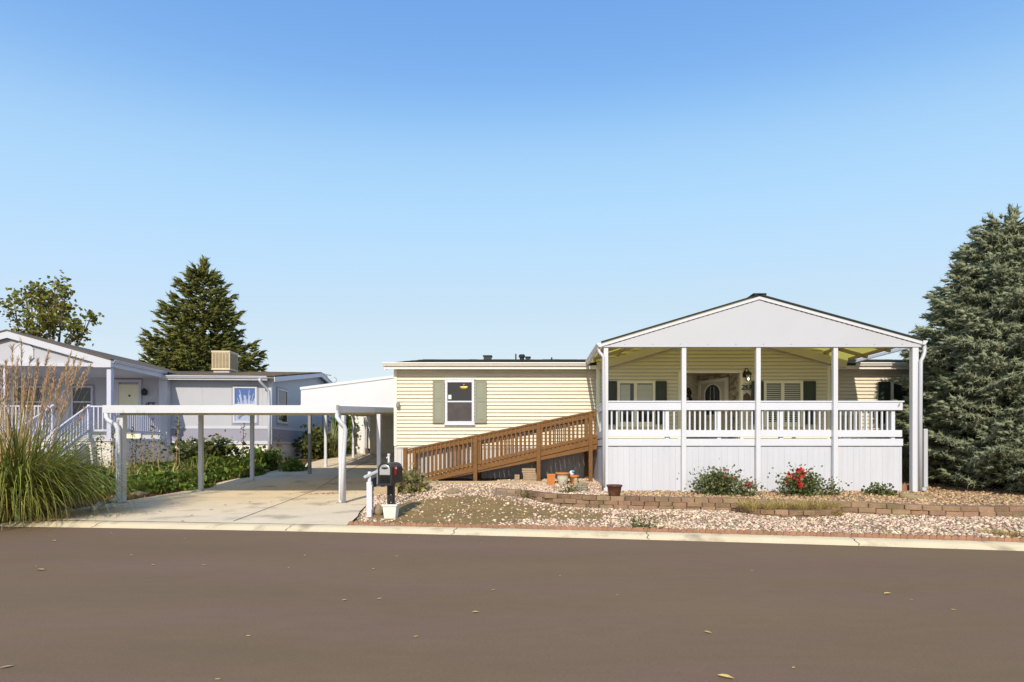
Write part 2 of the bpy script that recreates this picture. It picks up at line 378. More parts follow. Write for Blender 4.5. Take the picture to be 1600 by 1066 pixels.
T = [(a*13+k, a*13+k+1, a*13+14+k, a*13+13+k) for a in range(len(yy)-1) for k in range(12)]
drive = npmesh('driveway', V, T, 'concrete'); tag(drive, kind='structure')
j = MB()
def strip(pts, w):
    for p, q in zip(pts, pts[1:]):
        d = Vector((q[0]-p[0], q[1]-p[1])).normalized(); a = (-d.y*w/2, d.x*w/2)
        j.add([(p[0]+a[0], p[1]+a[1], zdrive(p[1])+.009), (p[0]-a[0], p[1]-a[1], zdrive(p[1])+.009), (q[0]-a[0], q[1]-a[1], zdrive(q[1])+.009), (q[0]+a[0], q[1]+a[1], zdrive(q[1])+.009)], [(0, 1, 2, 3)])
def dense(pts, st=.4):
    o = []
    for p, q in zip(pts, pts[1:]):
        n = max(1, int(math.dist(p, q)/st)); o += [(p[0]+(q[0]-p[0])*i/n, p[1]+(q[1]-p[1])*i/n) for i in range(n)]
    return o+[pts[-1]]
strip(dense([(-5.7, 10.5), (-6.05, 12.8), (-6.5, 16.3), (-6.9, 19.6), (-7.6, 27)]), .022)
strip(dense([(-10, 19.62), (-4.3, 19.62)]), .03); strip(dense([(-10.2, 14.6), (-4.2, 14.6)]), .015)
strip(dense([(-9.7, 23.6), (-4.3, 23.6)]), .03)
j.build('expansion_joint', 'joint_dark', drive)
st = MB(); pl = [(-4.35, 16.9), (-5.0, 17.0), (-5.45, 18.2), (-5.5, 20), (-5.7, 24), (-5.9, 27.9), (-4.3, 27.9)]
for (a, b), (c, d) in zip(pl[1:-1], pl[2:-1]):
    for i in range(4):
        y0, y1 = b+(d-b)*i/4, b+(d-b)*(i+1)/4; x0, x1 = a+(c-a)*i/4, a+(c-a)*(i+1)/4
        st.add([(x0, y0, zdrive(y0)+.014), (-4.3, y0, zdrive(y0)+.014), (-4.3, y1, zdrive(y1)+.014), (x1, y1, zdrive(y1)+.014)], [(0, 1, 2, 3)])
st.build('dark_patch', 'dark_concrete', drive)  # darker strip of driveway along the home's left wall

# ------------------------------------------------------------------ gravel (nobody could count it)
def pebbles(name, n, xr_, yr_, test, m, s0, s1, label):
    P = []
    while len(P) < n:
        x = random.uniform(*xr_); y = random.uniform(*yr_)
        if random.random() < test(x, y): P.append((x, y, G(x, y)))
    P = np.array(P); s = s0*.7+(s1*1.25-s0*.7)*rng.uniform(0, 1, len(P))**1.6; sc = np.stack([s*rng.uniform(.8, 1.4, len(P)), s*rng.uniform(.6, 1, len(P)), s*rng.uniform(.5, .8, len(P))], 1); P[:, 2] += s*.25
    V, T = scatter(*PEB, P, frames(np.stack([rng.normal(0, .45, len(P)), rng.normal(0, .45, len(P)), np.ones(len(P))], 1)), sc)
    tag(npmesh(name, V, T, m), label, 'gravel', kind='stuff')
def lowbed(x, y):
    if y < ycurb(x)+.42 or x < xr(y)+.1 or y > 15.1: return 0
    if x > -.9 and y > wally(x)-.04: return 0
    if x > -.9 and y > 13: return 0
    if ((x-5.2)/1.05)**2+((y-11.35)/.9)**2 < 1: return 0
    a, g, _ = soilmask(x, y); return .065+.935*g*(.75+.25*math.sin(3*x+2*y))
def upbed(x, y):
    if x < -.95: return 0
    if y < wally(x)+.3 or y > 16.2: return 0
    if 1.85 < x < 9.2 and y > 13.64: return 0
    return 1
pebbles('gravel', 18500, (-4.2, 10.5), (7.5, 15.2), lowbed, 'pebble', .016, .038, 'pale rose crushed gravel between the curb edging and the block wall')
pebbles('gravel', 9000, (-1, 12.5), (10.5, 16.3), lambda x, y: upbed(x, y)*(1 if x < 1.9 else 0.0), 'pebble', .016, .036, 'pale rose gravel below the wooden ramp, above the block wall')
pebbles('gravel', 9000, (1.6, 12.5), (10.5, 15), lambda x, y: upbed(x, y)*(1 if x > 1.7 else 0), 'pebble_tan', .018, .042, 'tan bark coloured gravel along the foot of the white porch skirt')

# ------------------------------------------------------------------ block walls and edging
def course(mb, pts, z0, h, depth, L=.30, off=0., gap=.012):
    d = [0]
    for p, q in zip(pts, pts[1:]): d.append(d[-1]+math.dist(p, q))
    def at(s):
        for i in range(len(d)-1):
            if s <= d[i+1] or i == len(d)-2:
                f = (s-d[i])/(d[i+1]-d[i]); p, q = pts[i], pts[i+1]; t = Vector((q[0]-p[0], q[1]-p[1])).normalized()
                return Vector((p[0]+(q[0]-p[0])*f, p[1]+(q[1]-p[1])*f)), t
    s = -off
    while s < d[-1]-.04:
        l = L*random.uniform(.9, 1.1); a = max(0, s)+gap/2; b = min(d[-1], s+l)-gap/2; s += l
        if b-a < .05: continue
        (p, t), (q, _) = at(a), at(b); u = (q-p).normalized(); nrm = Vector((u.y, -u.x)); o = random.uniform(-.016, .018)
        zz = z0((p.x+q.x)/2)+random.uniform(-.004, .004); p = p+nrm*o; q = q+nrm*o; i = .012
        pb, qb = p-nrm*depth, q-nrm*depth
        mid = (p+q)/2+nrm*.018; pm, qm = p+u*.015, q-u*.015; pm = pm+nrm*.012; qm = qm+nrm*.012
        lo = [p, pm, qm, q, qb, pb]
        vs = [(v.x, v.y, zz) for v in lo]+[(v.x, v.y, zz+h-.01) for v in lo]+[(v.x*(1-0)+((mid.x*0)), v.y, zz+h) for v in [p-nrm*i, pm-nrm*i, qm-nrm*i, q-nrm*i, qb, pb]]
        fs = [(5, 4, 3, 2, 1, 0)]+[(k, (k+1) % 6, 6+(k+1) % 6, 6+k) for k in range(6)]+[(6+k, 6+(k+1) % 6, 12+(k+1) % 6, 12+k) for k in range(6)]+[(12, 13, 14, 15, 16, 17)]
        mb.add(vs, fs)
wp = dense(WALL[:-1]+[(13.5, 10.65)], .12)
m = MB()
course(m, wp, lambda x: walltop(x)-.27, .088, .26, off=.15); course(m, wp, lambda x: walltop(x)-.18, .088, .26); 
course(m, wp, lambda x: walltop(x)-.09, .090, .29, off=.15)
w = m.build('retaining_wall', 'block'); tag(w, 'long low curving retaining wall of weathered tan blocks holding the porch gravel bed', 'retaining wall')
arc = [(5.2-1.02*math.cos(a), 11.25-.82*math.sin(a)) for a in np.linspace(.05, math.pi-.05, 40)]
m = MB(); course(m, arc, lambda x: .12, .085, .2, L=.25); course(m, arc, lambda x: .207, .085, .2, L=.25, off=.12)
tag(m.build('planter_wall', 'block'), 'small half round planter of tan blocks bulging in front of the long retaining wall', 'planter')
so = [(5.2-.86*math.cos(a), 11.3-.66*math.sin(a)) for a in np.linspace(0, math.pi, 24)]
m = MB(); m.add([(x, y, .262) for x, y in so], [tuple(range(24))]); o = m.build('planter_soil', 'soil'); tag(o, 'dark soil filling the half round block planter', 'soil', kind='stuff')
def scallop(pts, name, label):
    mb = MB(); d = 0
    for p, q in zip(pts, pts[1:]):
        L_ = math.dist(p, q); u = Vector((q[0]-p[0], q[1]-p[1], 0)).normalized(); nn = Vector((-u.y, u.x, 0))
        n = max(1, round(L_/.10))
        for i in range(n):
            c = Vector((p[0]+(q[0]-p[0])*(i+.5)/n, p[1]+(q[1]-p[1])*(i+.5)/n, .04)); w_ = L_/n/2-.002; h = .075+random.uniform(-.006, .006)
            po = [c-u*w_, c+u*w_, c+u*w_+Vector((0, 0, h))]+[c+u*w_*math.cos(a)+Vector((0, 0, h+.028*math.sin(a))) for a in (.8, 1.57, 2.34)]+[c-u*w_+Vector((0, 0, h))]
            mb.extr(po, nn*.05)
    return tag(mb.build(name, 'edging_brick'), label, 'edging')
scallop([(x, ycurb(x)+.36) for x in axis((-3.35, 12, .5))], 'garden_edging', 'red scalloped brick edging between the concrete curb and the front gravel')

# ------------------------------------------------------------------ siding
def laps(mb, a, b, z0, z1, xlim=None, ex=.1093, lip=.034):
    """clapboards from point a to point b (x,y), outside on the right hand side of a->b turned towards the viewer; xlim(z) gives the span in metres along a-b"""
    a = Vector(a); b = Vector(b); u = (b-a).normalized(); n = Vector((u.y, -u.x)); L_ = (b-a).length; z = z0
    while z < z1-.004:
        zt = min(z+ex, z1); zs = z+.029; s0, s1 = (0, L_) if xlim is None else xlim(z); t0, t1 = (0, L_) if xlim is None else xlim(zt)
        if s1-s0 > .02:
            def P(s, o, zz): q = a+u*s+n*o; return (q.x, q.y, zz)
            a_, b_ = max(s0, t0), min(s1, t1); cuts = []; c_ = a_+random.uniform(.4, 3.6)
            while c_ < b_-.3: cuts.append(c_); c_ += 3.66
            S0 = [s0]+cuts; S1 = cuts+[s1]; T0 = [t0]+cuts; T1 = cuts+[t1]                # butt joints between the boards
            for k_, (p0, p1, q0, q1) in enumerate(zip(S0, S1, T0, T1)):
                l_ = lip+random.uniform(-.002, .002); w1, w0 = (random.uniform(-.0015, .0015) for _ in '12')
                mb.add([P(p0, 0, z), P(p1, 0, z), P(p1, 0, zs), P(p0, 0, zs), P(p1, l_, zs+w1), P(p0, l_, zs+w0), P(q1, .004, zt), P(q0, .004, zt)], [(0, 1, 2, 3), (3, 2, 4, 5), (5, 4, 6, 7)])
        z = zt
HD = 16.6; BD = 16.3                                          # main front wall and the bump-out under the porch
home = thing('mobile_home', 'cream yellow mobile home with lap siding, dark roof and covered front porch', 'house', (4, 22, .5))
XL, XR, RD, RZ = -4.13, 14.2, 22.3, 5.06
EZ = 3.98
BX0, BX1 = 1.96, 8.86
def roofz(y): return EZ+(RZ-EZ)*(y-(HD-.33))/(RD-(HD-.33))
# porch roof plane (also the top of the bump-out wall)
AX, AZ, PLX, PRX, PLZ, PRZ = 5.59, 5.21, 1.71, 9.58, 4.05, 4.11
def porchz(x): return AZ-(AX-x)*(AZ-PLZ)/(AX-PLX) if x < AX else AZ-(x-AX)*(AZ-PRZ)/(PRX-AX)
m = MB()
laps(m, (XL, HD), (BX0, HD), 1.54, 3.90); laps(m, (BX1, HD), (XR, HD), 1.54, 3.90)
m.box(XL, BX0+.3, HD+.004, HD+.1, 1.5, 3.92); m.box(BX1-.3, XR, HD+.004, HD+.1, 1.5, 3.92)
laps(m, (XL, 28.2), (XL, HD), 1.54, 3.9)
laps(m, (XL, 28.2), (XL, HD), 3.9, 4.98, xlim=lambda z: ((28.2-RD)*max(0, (z-3.9))/1.1, 11.6-(RD-HD)*max(0, (z-3.9))/1.1))
laps(m, (-8.3, 28.2), (XL, 28.2), 1.15, 3.9); m.box(-8.3, XL, 28.21, 28.4, 1.0, 3.9)
m.box(XL+.004, XL+.08, HD+.1, 28.2, 1.5, 3.9); m.box(XR-.1, XR, HD+.1, 28.2, .6, 3.9)
# bump-out with the entry alcove
AL, AR, AT = 4.45, 6.2, 3.70
def blim(s0, s1):
    def f(z):
        lo, hi = s0, s1
        if z > porchz(BX0)-.05:
            lo = max(lo, AX-(AZ-z)*(AX-PLX)/(AZ-PLZ)); hi = min(hi, AX+(AZ-z)*(PRX-AX)/(AZ-PRZ))
        return (lo-BX0, hi-BX0)
    return f
laps(m, (BX0, BD), (BX1, BD), 1.63, AT, xlim=blim(BX0, AL)); laps(m, (BX0, BD), (BX1, BD), 1.63, AT, xlim=blim(AR, BX1)); laps(m, (BX0, BD), (BX1, BD), AT, 5.15, xlim=blim(BX0, BX1))
m.box(BX0, AL-.03, BD+.004, BD+.1, 1.5, 3.98); m.box(AR+.03, BX1, BD+.004, BD+.1, 1.5, 3.98); m.box(AL-.03, AR+.03, BD+.006, BD+.1, AT, 3.98)
m.add([(BX0, BD+.02, 3.97), (BX1, BD+.02, 3.97), (BX1, BD+.02, porchz(BX1)-.03), (AX, BD+.02, AZ-.03), (BX0, BD+.02, porchz(BX0)-.03)], [(0, 1, 2, 3, 4)])
laps(m, (BX0, HD), (BX0, BD), 1.63, 3.98); laps(m, (BX1, BD), (BX1, HD), 1.63, 3.98)
DL, DR = (5.53, 18.22), (6.17, 17.1)                          # angled entry door wall
laps(m, (AL, BD+.02), DL, 1.66, AT+.25)
wallo = m.build('wall', 'siding', home)
for x, y in ((XL-.02, HD-.04), (BX0-.02, BD-.04), (BX1-.07, BD-.04)): m = MB(); m.box(x, x+.09, y, y+.13, 1.54, 3.9); m.build('corner_trim', 'cream_trim', home, bevel=.006)
m = MB()
m.box(AL-.09, AL, BD-.045, BD+.1, 1.66, AT); m.box(AR, AR+.09, BD-.045, BD+.1, 1.66, AT); m.box(AL-.09, AR+.09, BD-.047, BD+.1, AT, AT+.08)
m.build('alcove_trim', 'cream_trim', home, bevel=.006)
m = MB(); m.box(BX0+.07, BX1-.07, BD-.022, BD, 1.56, 1.63); m.build('base_trim', 'cream_trim', home)
m = MB(); m.add([(AL-.02, BD+.1, AT+.25), (AR+.02, BD+.1, AT+.25), (AR+.02, 18.5, AT+.25), (AL-.02, 18.5, AT+.25)], [(0, 1, 2, 3)])
m.build('alcove_ceiling', 'cream_trim', home)
m = MB(); m.box(AL, AR, BD-.02, 18.5, 1.6, 1.655); m.build('alcove_floor', 'deck_grey', home)
# stone veneer: right jamb and above the door
m = MB(); z = 1.66
def stones(p, q, z0, z1):
    p = Vector(p); q = Vector(q); u = (q-p).normalized(); n = Vector((-u.y, u.x))*-1; L_ = (q-p).length; z = z0
    while z < z1-.02:
        h = min(random.choice((.06, .075, .09)), z1-z); s = 0
        while s < L_-.01:
            l = min(random.uniform(.14, .34), L_-s); o = random.uniform(.004, .03)
            a, b = p+u*(s+.004), p+u*(s+l-.004)
            m.hexa([(*(a-n*.05), z+.003), (*(b-n*.05), z+.003), (*(b+n*o), z+.003), (*(a+n*o), z+.003), (*(a-n*.05), z+h-.003), (*(b-n*.05), z+h-.003), (*(b+n*o), z+h-.003), (*(a+n*o), z+h-.003)]); s += l
        z += h
stones((6.19, 17.1), (6.19, BD+.1), 1.66, AT+.25)
stones(DL, DR, 1.66, AT+.25)
m.build('stone_veneer', 'stone_clad', home)
# entry door on the angled wall
u = (Vector(DR)-Vector(DL)).normalized(); nn = Vector((u.y, -u.x)); DRR = thing  # (nn faces the porch)
if nn.y > 0: nn = -nn
def dp(s, o, z): q = Vector(DL)+u*s+nn*o; return (q.x, q.y, z)
Ld = (Vector(DR)-Vector(DL)).length
def dbox(mb, s0, s1, o0, o1, z0, z1): mb.hexa([dp(s0, o1, z0), dp(s1, o1, z0), dp(s1, o0, z0), dp(s0, o0, z0), dp(s0, o1, z1), dp(s1, o1, z1), dp(s1, o0, z1), dp(s0, o0, z1)])
m = MB(); dbox(m, .18, Ld-.12, .0, .045, 1.67, 3.66); door = m.build('door', 'door_paint', home)
m = MB(); dbox(m, .06, .18, 0, .07, 1.66, 3.68); dbox(m, Ld-.12, Ld-.0, 0, .07, 1.66, 3.68); dbox(m, .06, Ld, 0, .08, 3.68, 3.79) if False else dbox(m, .18, Ld-.12, 0, .07, 3.58, 3.68); m.build('door_frame', 'door_frame', door, bevel=.008)
cs, hw = (.18+Ld-.12)/2, .30
ar = [(cs-hw, 2.55), (cs+hw, 2.55)]+[(cs+hw*math.cos(a), 3.2+hw*math.sin(a)) for a in np.linspace(0, math.pi, 15)]
m = MB(); m.extr([dp(s, .052, z) for s, z in ar], (nn.x*.006, nn.y*.006, 0)); m.build('door_glass', 'glass_door', door)
m = MB(); ring = [dp(cs+(hw+.03)*math.cos(a), .055, 3.2+(hw+.03)*math.sin(a)) for a in np.linspace(0, math.pi, 15)]
m.tube([dp(cs+hw+.03, .055, 2.52)]+ring+[dp(cs-hw-.03, .055, 2.52)], .03, 6); m.beam(dp(cs-hw-.05, .055, 2.52), dp(cs+hw+.05, .055, 2.52), .04, .05)
for k in (-.09, .09): m.beam(dp(cs+k, .062, 2.55), dp(cs+k*.8, .062, 3.44), .008, .012, up=(nn.x, nn.y, 0))
dbox(m, cs-hw, cs+hw, .045, .06, 1.85, 2.35)
m.build('door_moulding', 'door_frame', door)
m = MB(); m.lathe(dp(Ld-.2, .09, 2.6), [(.005, -.03), (.03, -.015), (.03, .015), (.005, .03)], 10); m.build('door_knob', 'brass', door, smooth=True)
# eave, gutter, soffit, roof
m = MB(); m.box(BX1-.05, XR+.2, HD-.33, HD-.30, 3.82, 3.93); m.box(BX1-.05, XR+.2, HD-.30, HD+.02, 3.895, 3.915); m.build('fascia', 'gutter', home)
m = MB(); m.box(XL-.2, BX0+.02, HD-.33, HD-.30, 3.82, 3.93); m.box(XL-.2, BX0+.02, HD-.30, HD+.02, 3.895, 3.915)
for s in (XL-.2, ):                                           # rake boards on the left gable
    for y0, y1 in ((HD-.33, RD), (28.6, RD)): m.hexa([(s-.03, y0, 3.80), (s, y0, 3.80), (s, y1, RZ-.2), (s-.03, y1, RZ-.2), (s-.03, y0, 3.96), (s, y0, 3.96), (s, y1, RZ-.02), (s-.03, y1, RZ-.02)])
m.build('fascia', 'gutter', home)
m = MB()
GP = [(0, 0), (-.055, .01), (-.075, .05), (-.10, .075), (-.10, .105), (-.09, .105), (-.085, .08), (-.06, .055), (-.045, .02), (0, .012)]
for x0, x1 in ((XL-.26, 1.68), (9.62, XR+.2)):
    m = MB(); m.extr([(x0, HD-.332+a, 3.90+z) for a, z in GP], (x1-x0, 0, 0)); m.extr([(x0-.008, HD-.332+a, 3.90+z) for a, z in GP[:5]+[(0, .105)]], (.008, 0, 0))
    m.build('gutter', 'gutter', home)
def shingles(mb, x0, x1, ya, za, yb, zb, rows, xa=None):
    for r in range(rows):
        f0, f1 = r/rows, (r+1)/rows; y0, z0, y1, z1 = ya+(yb-ya)*f0, za+(zb-za)*f0, ya+(yb-ya)*f1, za+(zb-za)*f1; x = x0-random.random()*.3
        while x < x1:
            a, b = max(x, x0), min(x+.33, x1); x += .33; t = random.uniform(.012, .022)
            mb.add([(a, y0, z0), (b, y0, z0), (b, y0, z0+t), (a, y0, z0+t), (b, y1, z1+.004), (a, y1, z1+.004)], [(0, 1, 2, 3), (3, 2, 4, 5)])
m = MB()
for x0, x1, ys0 in ((XL-.24, BX0-.1, HD-.36), (BX0-.1, BX1+.1, BD+.16), (BX1+.1, XR+.25, HD-.36)):
    shingles(m, x0, x1, ys0, roofz(ys0), RD, RZ, 34 if ys0 < BD else 32); a = ys0+.01; za = roofz(a)
    m.hexa([(x0, a, za-.05), (x1, a, za-.05), (x1, RD, RZ-.06), (x0, RD, RZ-.06), (x0, a, za-.006), (x1, a, za-.006), (x1, RD, RZ-.006), (x0, RD, RZ-.006)])
m.hexa([(XL-.24, RD, RZ-.06), (XR+.25, RD, RZ-.06), (XR+.25, 28.6, EZ-.06), (XL-.24, 28.6, EZ-.06), (XL-.24, RD, RZ), (XR+.25, RD, RZ), (XR+.25, 28.6, EZ), (XL-.24, 28.6, EZ)])
roof = m.build('roof', 'shingle', home)
def vent(px, w, h, kind):
    D = 21.9; x = wx(px, D); z = roofz(D); mb = MB()
    if kind == 0: mb.box(x-w/2, x+w/2, D-.15, D+.2, z-.05, z+h); mb.box(x-w/2-.03, x+w/2+.03, D-.18, D+.23, z+h, z+h+.03)
    elif kind == 1: mb.tube([(x, D, z-.05), (x, D, z+h)], w/2, 10)
    else: mb.lathe((x, D, z-.05), [(.09, 0), (.09, h-.06), (w/2, h-.05), (w/2, h+.02), (w/2*.8, h+.06)], 14)
    mb.build('roof_vent', 'black_metal', roof)
vent(762, .30, .13, 0); vent(806, .055, .24, 1); vent(815.5, .26, .2, 2); vent(825, .16, .08, 0); vent(862, .06, .1, 1)
# skirting
m = MB(); x = XL
while x < XR:
    if not (BX0 < x < BX1): m.box(x+.003, x+.197, HD+.01+.008*(int(x*5) % 2), HD+.05, .35, 1.46)
    x += .2
m.box(XL-.01, XR, HD-.012, HD+.05, 1.46, 1.535); m.box(XL-.01, XL+.07, HD-.005, HD+.05, .4, 1.46)
for k in range(58): m.box(XL+.01, XL+.05, HD+.05+.2*k+.003, HD+.05+.2*k+.197, .4, 1.5)
m.build('skirting', 'skirt_white', home)
m = MB(); x = 10.0
while x < XR: m.box(x+.004, x+.12, HD-.03+.012*(int(x*9) % 2), HD+.0, .3, 1.42); x += .124
m.box(10, XR, HD-.045, HD+.0, 1.42, 1.5); m.box(10, XR, HD-.05, HD, .3, .48)
m.build('skirt_panel', 'skirt_grey', home)
for r in range(2):  # white discs stand in for dots of light through the lattice
    for k in range(9):
        x = -.55+.235*k+.1*r; z = (.84 if r == 0 else .8)+.03*k
        m = MB(); m.tube([(x, HD-.006, z), (x, HD+.012, z)], .014, 6); m.build('light_dot', 'white_paint', home)
# windows
def frame(mb, x0, x1, z0, z1, y, t, d): 
    mb.box(x0, x0+t, y, y+d, z0, z1); mb.box(x1-t, x1, y, y+d, z0, z1); mb.box(x0+t, x1-t, y, y+d, z1-t, z1); mb.box(x0+t, x1-t, y, y+d, z0, z0+t)
def shutterp(x0, x1, z0, z1, y, mname):
    mb = MB(); frame(mb, x0, x1, z0, z1, y-.045, .045, .03); zm = z0+(z1-z0)*.52; mb.box(x0+.045, x1-.045, y-.045, y-.015, zm-.03, zm+.03)
    for a, b in ((z0+.045, zm-.03), (zm+.03, z1-.045)): mb.box(x0+.045, x1-.045, y-.035, y-.014, a, b); mb.box(x0+.085, x1-.085, y-.042, y-.03, a+.05, b-.05)
    return mb.build('shutter', mname, home, bevel=.004)
y = HD-.032
w0, w1, z0, z1 = -2.60, -1.715, 2.21, 3.53
m = MB(); frame(m, w0, w1, z0, z1, y-.05, .075, .08); m.box(w0-.02, w1+.02, y-.06, y+.02, z0-.05, z0)
m.box(w0+.075, w1-.075, y-.04, y+.02, 2.855, 2.90); m.box(w0-.01, w1+.01, y-.055, y+.01, z1, z1+.05)
win = m.build('window', 'white_paint', home, bevel=.004)
m = MB(); m.box(w0+.07, w1-.07, y-.02, y-.014, 2.90, z1-.07); m.build('upper_pane', 'glass', win)
m = MB(); m.box(w0+.07, w1-.07, y-.03, y-.024, z0+.07, 2.86); m.build('lower_pane', 'glass_warm', win)
m = MB(); m.box(w0+.1, w0+.19, y-.026, y-.021, 2.95, 3.08); m.box(w0+.135, w0+.155, y-.03, y-.0262, 3.0, 3.03); m.build('sticker', 'sticker', win)
m = MB(); c = (-2.03, y-.034, 3.32); m.lathe(c, [(.002, -.075), (.06, -.068), (.115, -.03), (.135, 0), (.12, .01)], 16); m.v = [(a, c[1]+(b-c[1])*.06, z) for a, b, z in m.v]; m.tube([(c[0], c[1], c[2]), (c[0], c[1], c[2]+.1)], .012, 6)
m.build('ceiling_lamp', 'brass', win, smooth=True)
shutterp(w0-.37, w0-.02, 2.23, 3.51, y, 'shutter'); shutterp(w1+.02, w1+.37, 2.23, 3.51, y, 'shutter')
def porch_window(x0, x1, shl, shr, louv):
    y = BD-.032; z0, z1 = 2.17, 3.47; mb = MB(); frame(mb, x0, x1, z0, z1, y-.05, .08, .08); mb.box(x0-.03, x1+.03, y-.065, y+.02, z0-.06, z0)
    cxm = (x0+x1)/2+(-.02); mb.box(cxm-.05, cxm+.05, y-.045, y+.02, z0+.08, z1-.08)
    w_ = mb.build('window', 'cream_trim', home, bevel=.004)
    g = MB(); g.box(x0+.07, x1-.07, y-.006, y-.002, z0+.07, z1-.07); g.build('pane', 'glass', w_)
    for a, c in ((x0+.09, cxm-.06), (cxm+.06, x1-.09)):
        b = MB(); z = z0+.11
        while z < z1-.13:
            if louv: b.hexa([(a, y-.035, z), (c, y-.035, z), (c, y-.008, z+.018), (a, y-.008, z+.018), (a, y-.035, z+.012), (c, y-.035, z+.012), (c, y-.008, z+.03), (a, y-.008, z+.03)])
            elif z > z0+.64: b.hexa([(a, y-.03, z), (c-(.10 if a < cxm-.1 else 0), y-.03, z), (c-(.10 if a < cxm-.1 else 0), y-.012, z+.03), (a, y-.012, z+.03), (a, y-.028, z+.003), (c-(.10 if a < cxm-.1 else 0), y-.028, z+.003), (c-(.10 if a < cxm-.1 else 0), y-.01, z+.033), (a, y-.01, z+.033)])
            z += .055 if louv else .036
        b.build('blind', 'louver' if louv else 'blind', w_)
    for a, c in (shl, shr): shutterp(a, c, 2.18, 3.46, y, 'shutter_dark')
porch_window(wx(964, BD), wx(1023, BD), (wx(946, BD), wx(963, BD)), (wx(1024, BD), wx(1041, BD)), False)
porch_window(wx(1192, BD), wx(1253, BD), (wx(1173, BD), wx(1191, BD)), (wx(1254, BD), wx(1273, BD)), True)
y = HD-.032; a0 = wx(1390, HD)
m = MB(); frame(m, a0, a0+1.0, 2.2, 3.5, y-.05, .07, .08); win = m.build('window', 'cream_trim', home)
m = MB(); m.box(a0+.06, a0+.94, y-.012, y-.006, 2.26, 3.44); m.build('pane', 'glass', win); shutterp(a0-.37, a0-.02, 2.22, 3.48, y, 'shutter_dark')
# porch wall lamp and number
lx = wx(1162, BD)
m = MB(); m.box(lx-.05, lx+.05, BD-.045, BD-.014, 3.570, 3.770); m.tube([(lx, BD-.04, 3.690), (lx, BD-.13, 3.830), (lx+.03, BD-.2, 3.810), (lx+.05, BD-.22, 3.750)], .014, 6)
m.lathe((lx+.05, BD-.22, 3.440), [(.055, 0), (.065, .012), (.012, .014)], 8)
for k in range(6): m.tube([(lx+.05+.06*math.cos(k*1.047), BD-.22+.06*math.sin(k*1.047), 3.450), (lx+.05+.085*math.cos(k*1.047), BD-.22+.085*math.sin(k*1.047), 3.640)], .007, 4)
m.lathe((lx+.05, BD-.22, 3.630), [(.105, 0), (.10, .02), (.05, .09), (.015, .11), (.012, .15)], 8)
lamp = m.build('porch_lamp', 'black_metal', home)
m = MB(); m.lathe((lx+.05, BD-.22, 3.455), [(.01, 0), (.022, .03), (.026, .06), (.01, .10)], 10); m.build('bulb', 'lamp_glow', lamp, smooth=True)
RX = Matrix.Rotation(R(90), 3, 'X')
text_mesh('house_number', '253', .205, (wx(1165, BD)-.005, BD-.042, wz(606, BD)), RX, 'black_metal', home, depth=.008, shear=.25)
m = MB(); m.tube([(XL+.12, HD-.03, wz(629, HD)), (XL+.12, HD-.10, wz(631, HD))], .035, 8); m.lathe((XL+.12, HD-.11, wz(637.5, HD)), [(.035, 0), (.055, .02), (.055, .12), (.03, .15)], 10); m.build('wall_light', 'grey_metal', home)
m = MB(); m.box(XL+.10, XL+.5, HD-.03, HD-.012, 1.50, 1.53); m.build('siding_starter', 'cream_trim', home)

# wall ornaments (hang on the wall, so their own things)
ox = wx(1166, BD); oz = wz(622, BD)
m = MB(); m.extr([(ox-.11, BD-.05, oz-.18), (ox+.11, BD-.05, oz-.18), (ox+.11, BD-.05, oz+.05), (ox, BD-.05, oz+.16), (ox-.11, BD-.05, oz+.05)], (0, .03, 0))
m.extr([(ox-.05, BD-.058, oz-.14), (ox+.05, BD-.058, oz-.14), (ox+.05, BD-.058, oz), (ox-.05, BD-.058, oz)], (0, .006, 0))
tag(m.build('wall_plaque', 'bark'), 'dark brown house shaped plaque hanging below the house number 253', 'plaque')
q = Vector((AL, BD+.02))+(Vector(DL)-Vector((AL, BD+.02)))*.36; m = MB(); uu = (Vector(DL)-Vector((AL, BD))).normalized(); n2 = Vector((uu.y, -uu.x))
def op(s, z): c = q+uu*s+n2*.05; return (c.x, c.y, wz(617, 16.9)+z)
m.tube([op(.26*math.cos(a), .2*math.sin(a)) for a in np.linspace(.2, 2.9, 10)], .03, 6); m.tube([op(-.2, -.05), op(0, .02), op(.3, -.14)], .04, 6); m.tube([op(-.05, .1), op(.1, -.1), op(.32, -.2)], .035, 6)
tag(m.build('wall_ornament', 'black_metal'), 'black curled metal ornament on the siding left of the entry door', 'ornament')

# ------------------------------------------------------------------ covered porch
PD = 13.6
porch = thing('covered_porch', 'white raised porch with gabled canopy, railing and board skirt on the cream home', 'porch', (5.6, 14.5, .4))
PX = [1.84, 3.76, 5.59, 7.49]; DX0, DX1, DZ = 1.87, 9.2, 1.69
for x in PX:
    m = MB(); m.box(x-.055, x+.055, PD-.12, PD-.01, G(x, PD-.1)-.05, 4.0); m.build('post', 'white_fascia', porch, bevel=.008)
m = MB(); m.box(9.37, 9.52, PD-.13, PD+.0, .3, 4.0); m.build('post', 'white_fascia', porch, bevel=.01)
m = MB(); y0 = PD+.02; x = DX0
for k in range(28): m.box(DX0, DX1, y0+.03+.1*k, y0+.125+.1*k, DZ-.04, DZ)
m.build('deck_floor', 'deck_grey', porch)
m = MB(); m.box(DX0-.01, DX1+.02, PD-.005, PD+.03, 1.535, DZ+.02); m.box(DX0-.02, DX0+.02, PD+.03, HD-.4, 1.53, DZ+.005); m.box(DX1-.02, DX1+.02, PD+.03, HD-.05, 1.53, DZ+.005)
m.build('rim_board', 'white_paint', porch, bevel=.004)
m = MB(); x = DX0
while x < DX1-.02:
    w_ = min(.1425, DX1-x); m.box(x+.001, x+w_-.001, PD+.01+random.uniform(0, .002), PD+.03, .30, 1.51+random.uniform(-.006, .002)); x += w_
y = PD+.035
